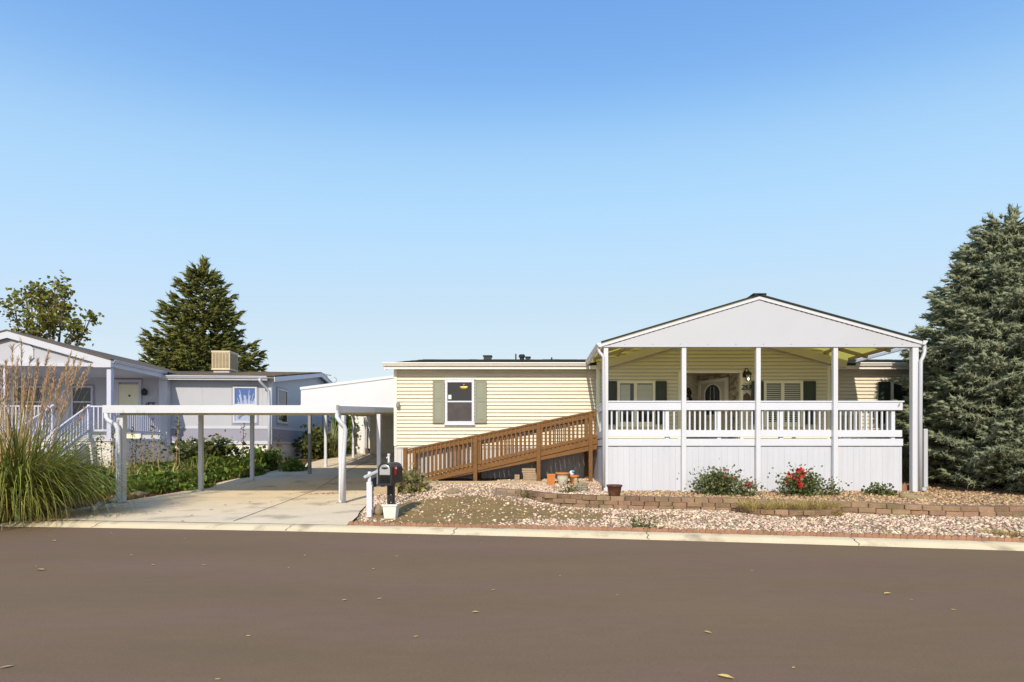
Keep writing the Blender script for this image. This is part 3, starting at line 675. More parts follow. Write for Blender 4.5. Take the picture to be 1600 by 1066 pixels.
while y < HD-.1: m.box(DX0-.005, DX0+.015, y+.002, y+.14, .35, 1.51); m.box(DX1-.015, DX1+.005, y+.002, y+.14, .35, 1.51); y += .1425
m.build('skirt', 'white_board', porch)
m = MB(); m.box(DX0+.02, DX1-.02, PD+.032, PD+.06, .3, 1.6); m.build('skirt_backing', 'grey_metal', porch)
rail = MB(); yf = PD+.0
rail.box(DX0-.0, DX1+.0, yf-.02, yf+.025, 2.42, 2.615); rail.box(DX0-.02, DX1+.03, yf-.04, yf+.11, 2.615, 2.65)
rail.box(DX0, DX1-.02, yf-.01, yf+.03, 1.755, 1.925)
RE = 15.35
rail.box(DX0-.025, DX0+.02, yf+.025, RE, 2.45, 2.615); rail.box(DX0-.04, DX0+.09, yf+.11, RE, 2.615, 2.65); rail.box(DX0-.02, DX0+.02, yf+.03, RE, 1.755, 1.925)
rail.box(DX1-.02, DX1+.02, yf+.025, HD-.1, 2.45, 2.615); rail.box(DX1-.06, DX1+.03, yf+.11, HD-.1, 2.615, 2.65); rail.box(DX1-.02, DX1+.02, yf+.03, HD-.1, 1.755, 1.925)
railo = rail.build('railing', 'white_paint', porch, bevel=.005)
for px in (1043, 1124.5, 1222, 1304, 1397):
    x = wx(px, PD); m = MB(); m.box(x-.045, x+.045, yf+.032, yf+.12, DZ-.1, 2.6); m.build('rail_post', 'white_paint', railo)
bal = None
def inst(proto, loc, parent):
    c = proto.copy(); COL.objects.link(c); c.parent = parent; c.location = loc; ORG[c.name] = ORG[proto.name]; return c
xs_ = [DX0+.13+.1293*k for k in range(56)]
for x in xs_:
    if any(abs(x-p) < .09 for p in PX) or any(abs(x-wx(p, PD)) < .06 for p in (1043, 1124.5, 1222, 1304, 1397)) or x > DX1-.1: continue
    if bal is None:
        m = MB(); m.box(x-.019, x+.019, yf+.031, yf+.069, 1.78, 2.60); bal = m.build('baluster', 'white_paint', railo); bx0 = x
    else: inst(bal, (x-bx0, 0, 0), railo)
for k in range(11):
    if k < 10: inst(bal, (DX0+.035-bx0, .22+.145*k, 0), railo)
    inst(bal, (DX1-.045-bx0, .2+.24*k, 0), railo)
m = MB(); m.extr([(DX1-.13, yf-.026, 2.50), (DX1-.09, yf-.026, 2.50), (DX1-.06, yf-.026, 2.59), (DX1-.10, yf-.026, 2.585)], (0, .005, 0)); m.build('clip', 'grey_metal', railo)
# canopy
m = MB(); gz = 3.99
m.extr([(PLX+.04, PD-.14, gz), (PRX-.02, PD-.14, gz), (PRX-.02, PD-.14, PRZ-.05), (AX, PD-.14, AZ-.07), (PLX+.04, PD-.14, PLZ-.05)], (0, .03, 0))
m.box(PLX+.04, PRX-.02, PD-.15, PD-.0, gz-.03, gz)
gp = m.build('gable_panel', 'white_metal', porch)
m = MB()
for k in range(11):
    x = 2.3+.68*k; m.tube([(x, PD-.155, 4.03), (x, PD-.139, 4.03)], .008, 6)
m.build('screw', 'grey_metal', gp)
m = MB()
for (xa, za), (xb, zb) in (((PLX, PLZ), (AX, AZ)), ((PRX, PRZ), (AX, AZ))):
    m.hexa([(xa, PD-.17, za-.085), (xb, PD-.17, zb-.085), (xb, PD-.14, zb-.085), (xa, PD-.14, za-.085), (xa, PD-.17, za-.005), (xb, PD-.17, zb-.005), (xb, PD-.14, zb-.005), (xa, PD-.14, za-.005)])
m.build('rake_trim', 'white_fascia', porch)
m = MB()
for (xa, za), (xb, zb) in (((PLX, PLZ), (AX, AZ)), ((PRX, PRZ), (AX, AZ))):
    f = .05
    while f < .97:
        g = f+random.uniform(.008, .02); h = za-.098
        m.hexa([(xa+(xb-xa)*t, yy_, h+(zb-za)*t+o) for yy_, t, o in ((PD-.146, f, -.006), (PD-.146, g, -.006), (PD-.139, g, -.006), (PD-.139, f, -.006), (PD-.146, f, .008), (PD-.146, g, .008), (PD-.139, g, .008), (PD-.139, f, .008))]); f += .031
m.build('corrugation_gaps', 'joint_dark', gp)
m = MB(); YB = 22.2; BK = 16.9
for (xa, za), (xb, zb) in (((PLX, PLZ), (AX, AZ)), ((PRX, PRZ), (AX, AZ))):
    m.hexa([(xa, BK, za+.002), (xb, BK, zb+.002), (xb, YB, zb+.002), (xa, YB, za+.002), (xa, BK, za+.035), (xb, BK, zb+.035), (xb, YB, zb+.035), (xa, YB, za+.035)])
    m.hexa([(xa, PD-.2, za+.004), (xb, PD-.2, zb+.004), (xb, PD-.165, zb+.004), (xa, PD-.165, za+.004), (xa, PD-.2, za+.04), (xb, PD-.2, zb+.04), (xb, PD-.165, zb+.04), (xa, PD-.165, za+.04)])
m.box(AX-.16, AX+.16, PD-.2, YB, AZ+.012, AZ+.055)
m.build('roof_edge', 'shingle', porch)
m = MB(); NC = 30
for (xa, za), (xb, zb) in (((PLX, PLZ), (AX, AZ)), ((PRX, PRZ), (AX, AZ))):
    ns = 44
    for k in range(ns):                                        # corrugations run from ridge to eave
        y0 = PD-.165+(BK-PD+.165)*k/ns; y1 = PD-.165+(BK-PD+.165)*(k+1)/ns; o0 = .012*(k % 2); o1 = .012*((k+1) % 2)
        m.add([(xa, y0, za+.004+o0), (xb, y0, zb+.004+o0), (xb, y1, zb+.004+o1), (xa, y1, za+.004+o1)], [(0, 1, 2, 3)])
m.build('canopy_sheet', 'polycarb', porch, nofix=True)
m = MB()
for sx, (xa, za) in ((1, (PLX, PLZ)), (-1, (PRX, PRZ))):
    for yq in (PD+.95, PD+1.95): m.beam((xa+.05*sx, yq, za-.05), (AX, yq, AZ-.05), .05, .09, up=(0, 0, 1))
    for t in (.04, .22, .42, .62, .82): m.beam((xa+(AX-xa)*t, PD-.1, za+(AZ-za)*t-.045), (xa+(AX-xa)*t, BD-.03, za+(AZ-za)*t-.045), .045, .085)
    lb = MB(); lb.beam((xa+.25*sx, BD-.065, za+.06-.22), (AX, BD-.065, AZ-.25), .05, .22); lb.build('ledger', 'beam', porch)
m.beam((AX, PD-.1, AZ-.11), (AX, BD-.03, AZ-.11), .05, .19)
m.build('rafters', 'beam_dark', porch)
for x0, sx in ((PLX, -1), (PRX, 1)):
    m = MB(); m.extr([(x0-sx*(a)*1.1, PD-.19, (PLZ if sx < 0 else PRZ)-.105+z) for a, z in GP], (0, HD-.3-PD+.19, 0))
    m.extr([(x0-sx*(a)*1.1, PD-.199, (PLZ if sx < 0 else PRZ)-.105+z) for a, z in GP[:5]+[(0, .105)]], (0, .009, 0)); m.build('gutter', 'white_fascia', porch)
m = MB(); x = PLX-.05; m.tube([(x, PD-.1, PLZ-.1), (x+.01, PD-.11, PLZ-.2), (x+.06, PD-.15, PLZ-.27), (x+.11, PD-.16, PLZ-.34), (x+.12, PD-.16, 2.6), (x+.12, PD-.16, .55)], .04, 8); m.build('downspout', 'white_metal', porch, smooth=True)
m = MB(); x = PRX+.05; m.tube([(x+.03, PD-.12, PRZ-.1), (x+.03, PD-.13, PRZ-.28), (x-.04, PD-.16, PRZ-.42), (x-.09, PD-.17, PRZ-.5), (x-.10, PD-.17, 2.4), (x-.10, PD-.17, .45)], .045, 8); m.build('downspout', 'white_metal', porch, smooth=True)
m = MB(); m.box(9.60, 9.70, PD-.2, PD-.1, .52, 1.95); m.box(9.52, 9.68, PD-.19, PD-.11, .43, .52); m.build('downspout_extension', 'white_metal', porch, bevel=.015)

# ------------------------------------------------------------------ wheelchair ramp
ramp = thing('wheelchair_ramp', 'stained brown wooden access ramp with balustrade rising along the cream wall to the porch', 'ramp', (-.9, 15.8, .55))
RF, RB = 15.3, 16.45; rx0, rx1 = wx(640, RF), 1.84
def rz(x): return .62+(1.69-.62)*(x-(-2.89))/(1.72+2.89)
m = MB()
for y in (RF+.02, RB-.02):
    m.hexa([(-2.9, y-.02, .52), (rx1, y-.02, rz(rx1)-.27), (rx1, y+.02, rz(rx1)-.27), (-2.9, y+.02, .52), (-2.9, y-.02, rz(-2.9)+.02), (rx1, y-.02, rz(rx1)+.0), (rx1, y+.02, rz(rx1)), (-2.9, y+.02, rz(-2.9)+.02)])
    m.hexa([(-2.9, y-.05, rz(-2.9)-.09), (rx1, y-.05, rz(rx1)-.11), (rx1, y-.02, rz(rx1)-.11), (-2.9, y-.02, rz(-2.9)-.09), (-2.9, y-.05, rz(-2.9)+.06), (rx1, y-.05, rz(rx1)+.07), (rx1, y-.02, rz(rx1)+.07), (-2.9, y-.02, rz(-2.9)+.06)])
m.build('stringer', 'stain_wood', ramp)
m = MB(); x = -3.4
while x < rx1: m.hexa([(x+.005, RF+.04, rz(x)-.04), (x+.135, RF+.04, rz(x+.14)-.04), (x+.135, RB-.04, rz(x+.14)-.04), (x+.005, RB-.04, rz(x)-.04), (x+.005, RF+.04, rz(x)), (x+.135, RF+.04, rz(x+.14)), (x+.135, RB-.04, rz(x+.14)), (x+.005, RB-.04, rz(x))]); x += .14
m.build('ramp_deck', 'stain_wood', ramp)
def hz(x): return wz(701, RF)+(wz(641, RF)-wz(701, RF))*(x-wx(637, RF))/(wx(932, RF)-wx(637, RF))
pxs = [wx(634, RF), wx(743, RF), wx(841.5, RF), wx(922.5, RF)]
for y in (RF-.045, RB+.02):
    for i, x in enumerate(pxs):
        m = MB(); top = hz(x)+(.03 if i == 0 else -.06); b = min(G(x, RF), G(x, RB))-.1
        m.box(x-.055, x+.055, y-.045, y+.045, b, top); m.build('post', 'stain_wood', ramp, bevel=.008)
for y in (RF, RB-.02):
    m = MB(); a, b = pxs[0], 1.83
    m.beam((a+.05, y-.02, hz(a)-.02), (b, y-.02, hz(b)-.02), .14, .04); m.beam((a+.05, y-.02, hz(a)-.10), (b, y-.02, hz(b)-.10), .04, .09)
    m.beam((a+.2, y-.02, rz(a)+.12+.045), (b, y-.02, rz(b)+.10+.045), .04, .09) if False else m.beam((-3.0, y-.02, rz(-3.0)+.13), (b, y-.02, rz(b)+.11), .04, .08)
    m.build('handrail', 'stain_wood', ramp, bevel=.004)
bp = None; bz0 = 0
for y in (RF-.06, RB+.02):
    x = -3.36
    while x < 1.80:
        if not any(abs(x-p) < .075 for p in pxs):
            lo = max(rz(x)+.06, .62); hi = hz(x)-.06; m = MB()
            m.box(x-.018, x+.018, y-.018, y+.018, lo, hi); m.build('baluster', 'stain_wood', ramp)
        x += .122
m = MB(); m.box(wx(672, 15.05), 1.5, 14.95, 15.05, .42, .575); 
tag(m.build('timber_edging', 'weather_wood', bevel=.008), 'long weathered timber lying on the gravel in front of the ramp', 'timber')
# dark crawl space under the ramp
# ------------------------------------------------------------------ carports
cp = thing('carport', 'flat white metal carport with slim posts over the concrete driveway', 'carport', (-7.3, 16.5, .1))
CF, CB = 13.4, 18.9; cx0, cx1 = wx(162, CF), wx(528, CF)
def cz(y): return 2.39+(y-CF)*.066
m = MB(); k = 0; ns = 60
for k in range(ns):
    xa, xb = cx0+(cx1-cx0)*k/ns, cx0+(cx1-cx0)*(k+1)/ns; o0, o1 = .03*((k//2) % 2), .03*(((k+1)//2) % 2)
    m.add([(xa, CF+.1, cz(CF)+o0), (xb, CF+.1, cz(CF)+o1), (xb, CB, cz(CB)+o1), (xa, CB, cz(CB)+o0)], [(0, 1, 2, 3)])
m.build('roof_sheet', 'awning_under', cp, nofix=True)
m = MB(); m.box(cx0, cx1, CF-.02, CF+.1, 2.335, 2.345); m.box(cx0, cx1, CF-.03, CF-.015, 2.335, 2.525); m.box(cx0, cx1, CF+.1, CF+.115, 2.345, 2.5)
m.box(cx0-.012, cx0, CF-.03, CF+.115, 2.335, 2.525); m.box(cx1, cx1+.012, CF-.03, CF+.115, 2.335, 2.525)
for x in (cx0, cx1): m.beam((x, CF+.12, cz(CF)+.045), (x, CB, cz(CB)+.03), .03, .17)
m.box(cx0, cx1, CB, CB+.02, cz(CB)-.02, cz(CB)+.1)
m.build('fascia', 'white_fascia', cp, bevel=.004)
m = MB(); m.box(cx1-.03, cx1+.03, CF-.034, CF-.0, 2.4, 2.53); m.build('end_cap', 'grey_metal', cp)
m = MB()
for y in (CF+.2, 16.6, 18.7): m.box(cx0+.28, cx1-.02, y-.05, y+.05, cz(y)-.105, cz(y)-.005)
m.build('cross_beam', 'awning_under', cp)
for px, mt in ((190.5, 'white_fascia'), (535, 'white_fascia')):
    x = wx(px, CF+.2); m = MB(); m.box(x-.07, x+.07, CF+.13, CF+.27, zdrive(CF)-.03, cz(CF)-.1); m.build('post', mt, cp, bevel=.01)
for px, D, mt in ((314, 16.6, 'white_fascia'), (394, 18.7, 'white_fascia'), (592, 16.6, 'white_fascia'), (624, 18.7, 'white_fascia')):
    x = wx(px, D); m = MB(); m.box(x-.055, x+.055, D-.055, D+.055, (G(x, D) if px < 500 else zdrive(D))-.05, cz(D)-.1); m.build('post', mt, cp, bevel=.008)
m = MB(); x = wx(165.5, CF); m.tube([(x, CF+.03, 2.36), (x, CF+.02, 2.24), (x+.06, CF+.0, 2.16), (x+.22, CF+.03, 2.05), (x+.27, CF+.04, 1.95), (x+.27, CF+.05, 1.2), (x+.27, CF+.05, .3), (x+.22, CF-.02, .2), (x+.05, CF-.2, .165), (-9.55, 11.95, .16)], .058, 8); m.build('downspout', 'white_fascia', cp, smooth=True)
m = MB(); x = wx(527, CF); m.tube([(x-.01, CF+.03, 2.36), (x-.01, CF+.0, 2.24), (x+.05, CF-.02, 2.16), (x+.16, CF+.03, 2.02), (x+.18, CF+.06, 1.93), (x+.13, CF+.06, 1.2), (x+.09, CF+.06, .2)], .05, 8); m.build('downspout', 'white_fascia', cp, smooth=True)

for px, D in ((190.5, CF+.2), (535, CF+.2), (592, 16.6)):
    x = wx(px, D); z = zdrive(D)+.005; m = MB(); m.box(x-.12, x+.12, D-.10, D+.10, z, z+.012)
    for a in (-.09, .09): m.lathe((x+a, D-.07, z+.012), [(.014, 0), (.014, .014), (.004, .016)], 6)
    m.build('base_plate', 'grey_metal', cp)
ct = thing('carport_awning', 'taller white lean-to awning with solid front panel against the left wall of the home', 'awning', (-6.3, 24, .6))
AF = 20.0; ax0, ax1 = -8.4, XL-.03; zl, zr = 3.66, 4.2
m = MB(); m.extr([(ax0, AF, 2.96), (ax1, AF, 2.96), (ax1, AF, zr-.0), (ax0, AF, zl-.0)], (0, .03, 0)); m.build('front_panel', 'white_fascia', ct)
m = MB(); m.beam((ax0-.02, AF-.015, zl-.02), (ax1, AF-.015, zr-.02), .03, .10); m.build('rake_trim', 'white_fascia', ct)
m = MB(); m.box(ax0, ax1, AF-.05, AF-.002, 2.80, 2.965); m.build('front_beam', 'white_paint', ct, bevel=.004)
m = MB(); m.hexa([(ax0, AF+.03, zl), (ax1, AF+.03, zr), (ax1, 29.3, zr), (ax0-.6, 29.3, zl), (ax0, AF+.03, zl+.04), (ax1, AF+.03, zr+.04), (ax1, 29.3, zr+.04), (ax0-.6, 29.3, zl+.04)]); m.build('roof_sheet', 'white_fascia', ct)
m = MB()
for y in (22.3, 24.5, 26.6): m.box(ax0-.1, ax1, y-.04, y+.04, 3.0, 3.1)
m.beam((ax0-.02, AF+.1, 3.0), (-8.95, 29.2, 3.2), .08, .14); m.build('cross_beam', 'awning_under', ct)
for px, D in ((484, 20.2), (509, 22.4), (531, 24.5), (552, 26.5), (570, 29.2)):
    x = wx(px, D); m = MB(); m.box(x-.05, x+.05, D-.05, D+.05, zdrive(D)-.05, 3.1); m.build('post', 'grey_metal' if px in (484,) else 'white_fascia', ct, bevel=.006)

shed = thing('garden_shed', 'white shed with a plain door at the far end of the driveway', 'shed', (-9, 30, 1.1))
SD = 29.6; sx0, sx1 = wx(546, SD), wx(586.5, SD)
m = MB(); laps(m, (sx0, SD), (sx1, SD), 1.1, 3.6, ex=.12); m.box(sx0, sx1, SD+.01, SD+2.2, 1.05, 3.6); m.build('wall', 'shed_white', shed)
m = MB(); m.box(sx0+.25, sx1-.42, SD-.05, SD+.0, 1.16, 3.35); m.box(sx1-.40, sx1-.14, SD-.045, SD, 1.16, 3.35); dr = m.build('door', 'shed_white', shed, bevel=.006)
m = MB(); m.lathe((sx1-.36, SD-.08, 2.45), [(.01, -.04), (.05, -.02), (.05, .02), (.01, .04)], 10); m.build('door_knob', 'grey_metal', dr)
m = MB(); m.hexa([(sx0-.15, SD-.2, 3.6), (sx1+.15, SD-.2, 3.6), (sx1+.15, SD+2.4, 3.9), (sx0-.15, SD+2.4, 3.9), (sx0-.15, SD-.2, 3.66), (sx1+.15, SD-.2, 3.66), (sx1+.15, SD+2.4, 3.96), (sx0-.15, SD+2.4, 3.96)]); m.build('roof', 'shed_white', shed)
m = MB(); x = wx(576.5, 28.9); m.box(x-.16, x+.16, 28.75, 29.05, zdrive(28.9)-.01, zdrive(28.9)+.24); m.box(x-.17, x+.17, 28.74, 29.06, zdrive(28.9)+.24, zdrive(28.9)+.27)
tag(m.build('storage_box', 'bark', bevel=.01), 'small brown box on the concrete before the shed door', 'box')

# ------------------------------------------------------------------ neighbouring home (built in its own axes: x along its front, y into it)
TH = R(3.5); NP = Vector((-10.9, 23.0, 0)); c_, s_ = math.cos(TH), math.sin(TH)
def nx_(px, yl):
    k = (px-CX)/F; return (k*NP.y+k*yl*c_-NP.x+yl*s_)/(c_-k*s_)
def nD(x, y): return NP.y+x*s_+y*c_
def nz_(py, x, y): return wz(py, nD(x, y))
nb = thing('neighbouring_home', 'pale grey mobile home with purple grey band, brown roof and gabled corner porch', 'house', NP, rotz=TH, local=True)
NG, NE = .85, 4.42
PXE = nx_(262, 0)
m = MB(); x = -15
def panel(mb, x0, x1, y, z0, z1, st=.6):
    x = x0
    while x < x1-.01:
        b = min(x+st, x1); mb.box(x+.002, b-.002, y, y+.05, z0, z1); x = b
panel(m, -15, 0, 0, 1.7, NE, 1.22); m.box(-15, 0, .05, .1, 1.6, NE)
y = 0.05
while y < 11: m.box(-.05, 0, y+.002, min(y+1.22, 11)-.002, 1.7, NE); y += 1.22
RYN, RZN = 5.7, 5.42
m.extr([(-.03, 0, NE), (-.03, 11.2, NE), (-.03, RYN, RZN-.14)], (.025, 0, 0))
m.box(-14.9, -.06, .12, 11.2, NG, NE-.05)
m.build('wall', 'n_wall', nb)
m = MB(); m.box(PXE, -.002, -.012, -.0, 1.76, 2.27); m.box(0, .012, 0, 11.2, 1.76, 2.27); m.build('belly_band', 'n_band', nb)
m = MB(); m.box(PXE, .02, -.03, 0, 2.27, 2.37); m.box(.0, .025, 0, 11.2, 2.27, 2.36); m.box(PXE, .02, -.03, 0, 1.62, 1.76); m.box(0, .025, 0, 11.2, 1.64, 1.76)
m.box(-.11, .02, -.022, 0, 1.62, NE); m.box(0, .018, -.0, .11, 1.62, NE)
a, b = nx_(250, -.2), nx_(262.5, -.2); m.box(a, b, -.28, -.0, 1.55, NE-.02)
m.build('trim', 'n_trim', nb, bevel=.005)
m = MB(); panel(m, -15, -.02, .03, NG-.3, 1.62, .9); y = .05
while y < 11: m.box(-.06, -.02, y+.004, y+.9, NG-.3, 1.64); y += .9
m.build('skirting', 'n_skirt', nb)
m = MB(); x0 = nx_(330, 0); 
for k in range(9):
    for d in (1, -1): m.beam((x0+.12*k, .026, 1.0+(0 if d > 0 else .55)), (x0+.12*k+.45, .026, 1.55-(0 if d > 0 else .55)), .012, .03, up=(0, 1, 0))
m.build('lattice', 'n_trim', nb)
m = MB(); shingles(m, PXE-.2, .3, -.42, NE+.02, RYN, RZN, 26)
m.hexa([(-15, -.4, NE-.02), (.3, -.4, NE-.02), (.3, RYN, RZN-.04), (-15, RYN, RZN-.04), (-15, -.4, NE+.015), (.3, -.4, NE+.015), (.3, RYN, RZN-.005), (-15, RYN, RZN-.005)])
m.hexa([(-15, RYN, RZN-.04), (.3, RYN, RZN-.04), (.3, 11.8, NE-.02), (-15, 11.8, NE-.02), (-15, RYN, RZN), (.3, RYN, RZN), (.3, 11.8, NE+.02), (-15, 11.8, NE+.02)])
m.build('roof', 'shingle_brown', nb)
m = MB(); m.box(PXE-.1, .0, -.40, -.37, NE-.16, NE-.02); m.box(PXE-.1, .28, -.37, 0, NE-.06, NE-.045)
m.extr([(PXE-.05, -.40+a, NE-.10+z) for a, z in GP], (-PXE-.2+.25, 0, 0))
for ya, yb in ((-.4, RYN), (11.8, RYN)): m.hexa([(.27, ya, NE-.22), (.30, ya, NE-.22), (.30, yb, RZN-.24), (.27, yb, RZN-.24), (.27, ya, NE-.022), (.30, ya, NE-.022), (.30, yb, RZN-.045), (.27, yb, RZN-.045)])
for ya, yb in ((-.37, RYN), (11.8, RYN)): m.add([(0, ya, NE-.06), (.27, ya, NE-.06), (.27, yb, RZN-.09), (0, yb, RZN-.09)], [(0, 1, 2, 3)])
m.build('fascia', 'n_trim', nb, nofix=False)
m = MB(); xx = -.06; m.tube([(xx-.22, -.46, NE-.1), (xx-.22, -.45, NE-.2), (xx-.1, -.2, NE-.42), (xx-.02, -.07, NE-.55), (xx, -.07, 3.0), (xx, -.07, 1.0)], .05, 8); m.build('downspout', 'n_trim', nb, smooth=True)
def nwin(x0, x1, z0, z1, mname, side=False, parts=True):
    mb = MB(); t = .075
    def B(mb_, a, b, o0, o1, za, zb):
        if side: mb_.box(-o1+.0, -o0+.0, a, b, za, zb)
        else: mb_.box(a, b, o0, o1, za, zb)
    for a, b, za, zb in ((x0, x0+t, z0, z1), (x1-t, x1, z0, z1), (x0+t, x1-t, z1-t, z1), (x0+t, x1-t, z0, z0+t)): B(mb, a, b, -.05, .0, za, zb)
    B(mb, x0+t, x1-t, -.04, 0, (z0+z1)/2-.03, (z0+z1)/2+.03)
    w_ = mb.build('window', 'n_trim', nb, bevel=.004)
    g = MB(); B(g, x0+t-.005, x1-t+.005, -.02, -.006, z0+t-.005, z1-t+.005); g.build('pane', mname, w_)
    g = MB(); 
    for a, b, za, zb in ((x0-.06, x0, z0-.06, z1+.06), (x1, x1+.06, z0-.06, z1+.06), (x0, x1, z1, z1+.06), (x0, x1, z0-.08, z0)): B(g, a, b, -.022, 0, za, zb)
    g.build('casing', 'n_band', w_)
    return w_
x0, x1 = nx_(364.5, 0), nx_(402, 0); wn = nwin(x0, x1, nz_(661, x0, 0), nz_(604, x0, 0), 'glass_blue')
z0, z1 = nz_(661, x0, 0), nz_(604, x0, 0)
m = MB()
cxm = (x0+x1)/2+.05; zb_ = z0+.12
for k in range(44):                                            # lace curtain with a fanned edge behind the glass
    f = k/43; a = R(8+164*f); hx = min(abs((x1-x0-.24)/2/(math.cos(a)+1e-6)), (z1-z0)*(.60+.14*math.sin(k*2.3)+.08*math.sin(k*5.1)))
    m.beam((cxm-.0+.25*math.cos(a), -.022, zb_+.2*math.sin(a)), (cxm+hx*.98*math.cos(a), -.022, min(z1-.15, zb_+hx*1.15*math.sin(a))), .06-.035*abs(math.sin(k*2.3)), .0015, up=(0, 1, 0))
m.box(x0+.085, x1-.085, -.0215, -.0205, z0+.08, (z0+z1)/2-.03)
m.build('curtain', 'curtain_lace', wn)
def ny_(px, xl):                                               # depth along the right end wall seen at pixel column px
    k = (px-CX)/F; return (k*(NP.y+xl*s_)-NP.x-xl*c_)/(-s_-k*c_)
y0, y1 = ny_(432.5, 0), ny_(448.5, 0); nwin(y0, y1, 2.55, 4.05, 'glass', side=True)
y0, y1 = ny_(504.5, 0), ny_(511, 0); nwin(y0, y0+1.0, 2.5, 3.7, 'glass', side=True)
m = MB(); yy0 = ny_(497, 0); m.lathe((0, 0, 0), [(.02, -.04), (.12, -.03), (.14, .05), (.06, .09)], 12); m.v = [(.02+z, yy0+x, 2.35+y) for x, y, z in m.v]; m.build('dryer_vent', 'n_trim', nb)
# porch of the neighbour
PY = -3.4; ex = nx_(174, PY); apx = nx_(12, PY); apz = nz_(515, apx, PY); eez = nz_(561, ex, PY); lx0 = 2*apx-ex
m = MB()
for xe in (ex, lx0):
    zt = lambda t: eez+(apz-eez)*t
    m.hexa([(xe, PY-.05, eez-.05), (apx, PY-.05, apz-.05), (apx, 4, apz-.05), (xe, 4, eez-.05), (xe, PY-.05, eez), (apx, PY-.05, apz), (apx, 4, apz), (xe, 4, eez)])
m.build('porch_roof', 'shingle_brown', nb)
m = MB(); bz = nz_(572, ex, PY)
for xe in (ex, lx0): m.hexa([(xe, PY-.03, eez-.29), (apx, PY-.03, apz-.29), (apx, PY, apz-.29), (xe, PY, eez-.29), (xe, PY-.03, eez-.055), (apx, PY-.03, apz-.055), (apx, PY, apz-.055), (xe, PY, eez-.055)])
m.box(lx0, ex, PY+.02, PY+.10, bz-.02, bz+.1)
m.box(ex-.6, ex+.0, PY-.028, PY+.0, eez-.30, eez-.1)
m.box(ex-.02, ex+.01, PY, -.3, eez-.28, eez-.055); 
m.extr([(ex+.01-a, PY+.02, eez-.13+z) for a, z in GP], (0, -PY-.3, 0))
m.build('porch_fascia', 'n_trim', nb)
m = MB(); m.extr([(lx0+.3, PY+.12, bz+.1), (ex-.3, PY+.12, bz+.1), (apx, PY+.12, apz-.2)], (0, .03, 0)); m.box(lx0, ex, PY+.12, 0, bz-.02, bz+.0); m.build('porch_gable', 'n_wall', nb)
m = MB(); ocx, ocz = nx_(33, PY), nz_(551, nx_(33, PY), PY); o8 = [(ocx+.36*math.cos(R(22.5+45*k)), PY+.09, ocz+.36*math.sin(R(22.5+45*k))) for k in range(8)]
m.extr(o8, (0, .03, 0)); 
for k in range(8): m.beam(o8[k], o8[(k+1) % 8], .03, .05)
m.build('gable_vent', 'n_trim', nb)
DZN = 1.83
m = MB(); m.box(lx0, ex-.0, PY+.05, -.03, DZN-.12, DZN); m.build('porch_deck', 'n_trim', nb)
m = MB(); panel(m, lx0, ex, PY+.1, .2, DZN-.12, .9); y = PY+.16
while y < -.4: m.box(ex-.06, ex-.02, y, y+.88, .4, DZN-.12); y += .9
m.build('porch_skirt', 'n_skirt', nb)
for px in (168, 2, -150):
    x = nx_(px, PY); m = MB(); m.box(x-.075, x+.075, PY+.06, PY+.21, DZN, bz-.02); m.build('porch_post', 'n_rail', nb, bevel=.008)
m = MB(); rt = nz_(635, ex, PY)
def rl(x0, y0, z0, x1, y1, z1):
    m.beam((x0, y0, z0), (x1, y1, z1), .07, .05); m.beam((x0, y0, z0-.85), (x1, y1, z1-.85), .05, .07); L_ = math.dist((x0, y0), (x1, y1)); n = int(L_/.125)
    for k in range(1, n):
        f = k/n; x = x0+(x1-x0)*f; y = y0+(y1-y0)*f; z = z0+(z1-z0)*f; m.box(x-.02, x+.02, y-.02, y+.02, z-.85, z-.02)
xa, xb = nx_(84, PY+.1), nx_(140, PY+.1); xr0 = nx_(168, PY+.1)
rl(lx0, PY+.1, rt, xa, PY+.1, rt); rl(xb, PY+.1, rt, xr0, PY+.1, rt); rl(xr0, PY+.1, rt, xr0, -.3, rt)
for x in (xa, xb): m.box(x-.05, x+.05, PY+.05, PY+.15, DZN-.1, rt+.06)
for x in (xa, xb): rl(x, PY+.05, rt, x, PY-1.5, rt-.95); m.box(x-.05, x+.05, PY-1.55, PY-1.45, .3, rt-.9)
m.build('porch_railing', 'n_rail', nb)
m = MB()
for k in range(5): m.box(xa+.05, xb-.05, PY-.28*(k+1), PY-.28*k, .3, DZN-.2*(k+1))
m.build('steps', 'n_trim', nb)
x0, x1 = nx_(180.5, 0), nx_(222, 0); dt = nz_(601, x0, 0)
m = MB(); m.box(x0+.17, x1-.1, -.06, 0, DZN, dt); dn = m.build('door', 'door_cream', nb)
m = MB(); m.box(x0, x0+.17, -.08, 0, DZN, dt+.1); m.box(x1-.1, x1, -.08, 0, DZN, dt+.1); m.box(x0-.03, x1+.03, -.09, 0, dt+.1, dt+.2); m.build('door_frame', 'n_trim', dn, bevel=.006)
m = MB(); m.box(x0+.55, x0+.63, -.07, -.06, dt-.5, dt-.43); m.build('door_knocker', 'black_metal', dn)
m = MB(); wx_ = nx_(228.5, 0); wz_ = nz_(613, wx_, 0); m.box(wx_-.04, wx_+.04, -.05, 0, wz_-.1, wz_+.1); m.lathe((wx_, -.14, wz_-.15), [(.05, 0), (.09, .03), (.10, .2), (.03, .3)], 8); m.build('porch_lamp', 'black_metal', nb)
x0, x1 = nx_(112, 0), nx_(146, 0); nwin(x0, x1, 2.7, nz_(603, x0, 0), 'glass')
x0, x1 = nx_(20, 0), nx_(70, 0); nwin(x0, x1, 2.7, nz_(603, x0, 0), 'glass')
def nworld(x, y, z): return Vector((NP.x+x*c_-y*s_, NP.y+x*s_+y*c_, z))
o = nworld(nx_(236, 0), -.06, nz_(632, nx_(236, 0), 0)); m = MB()
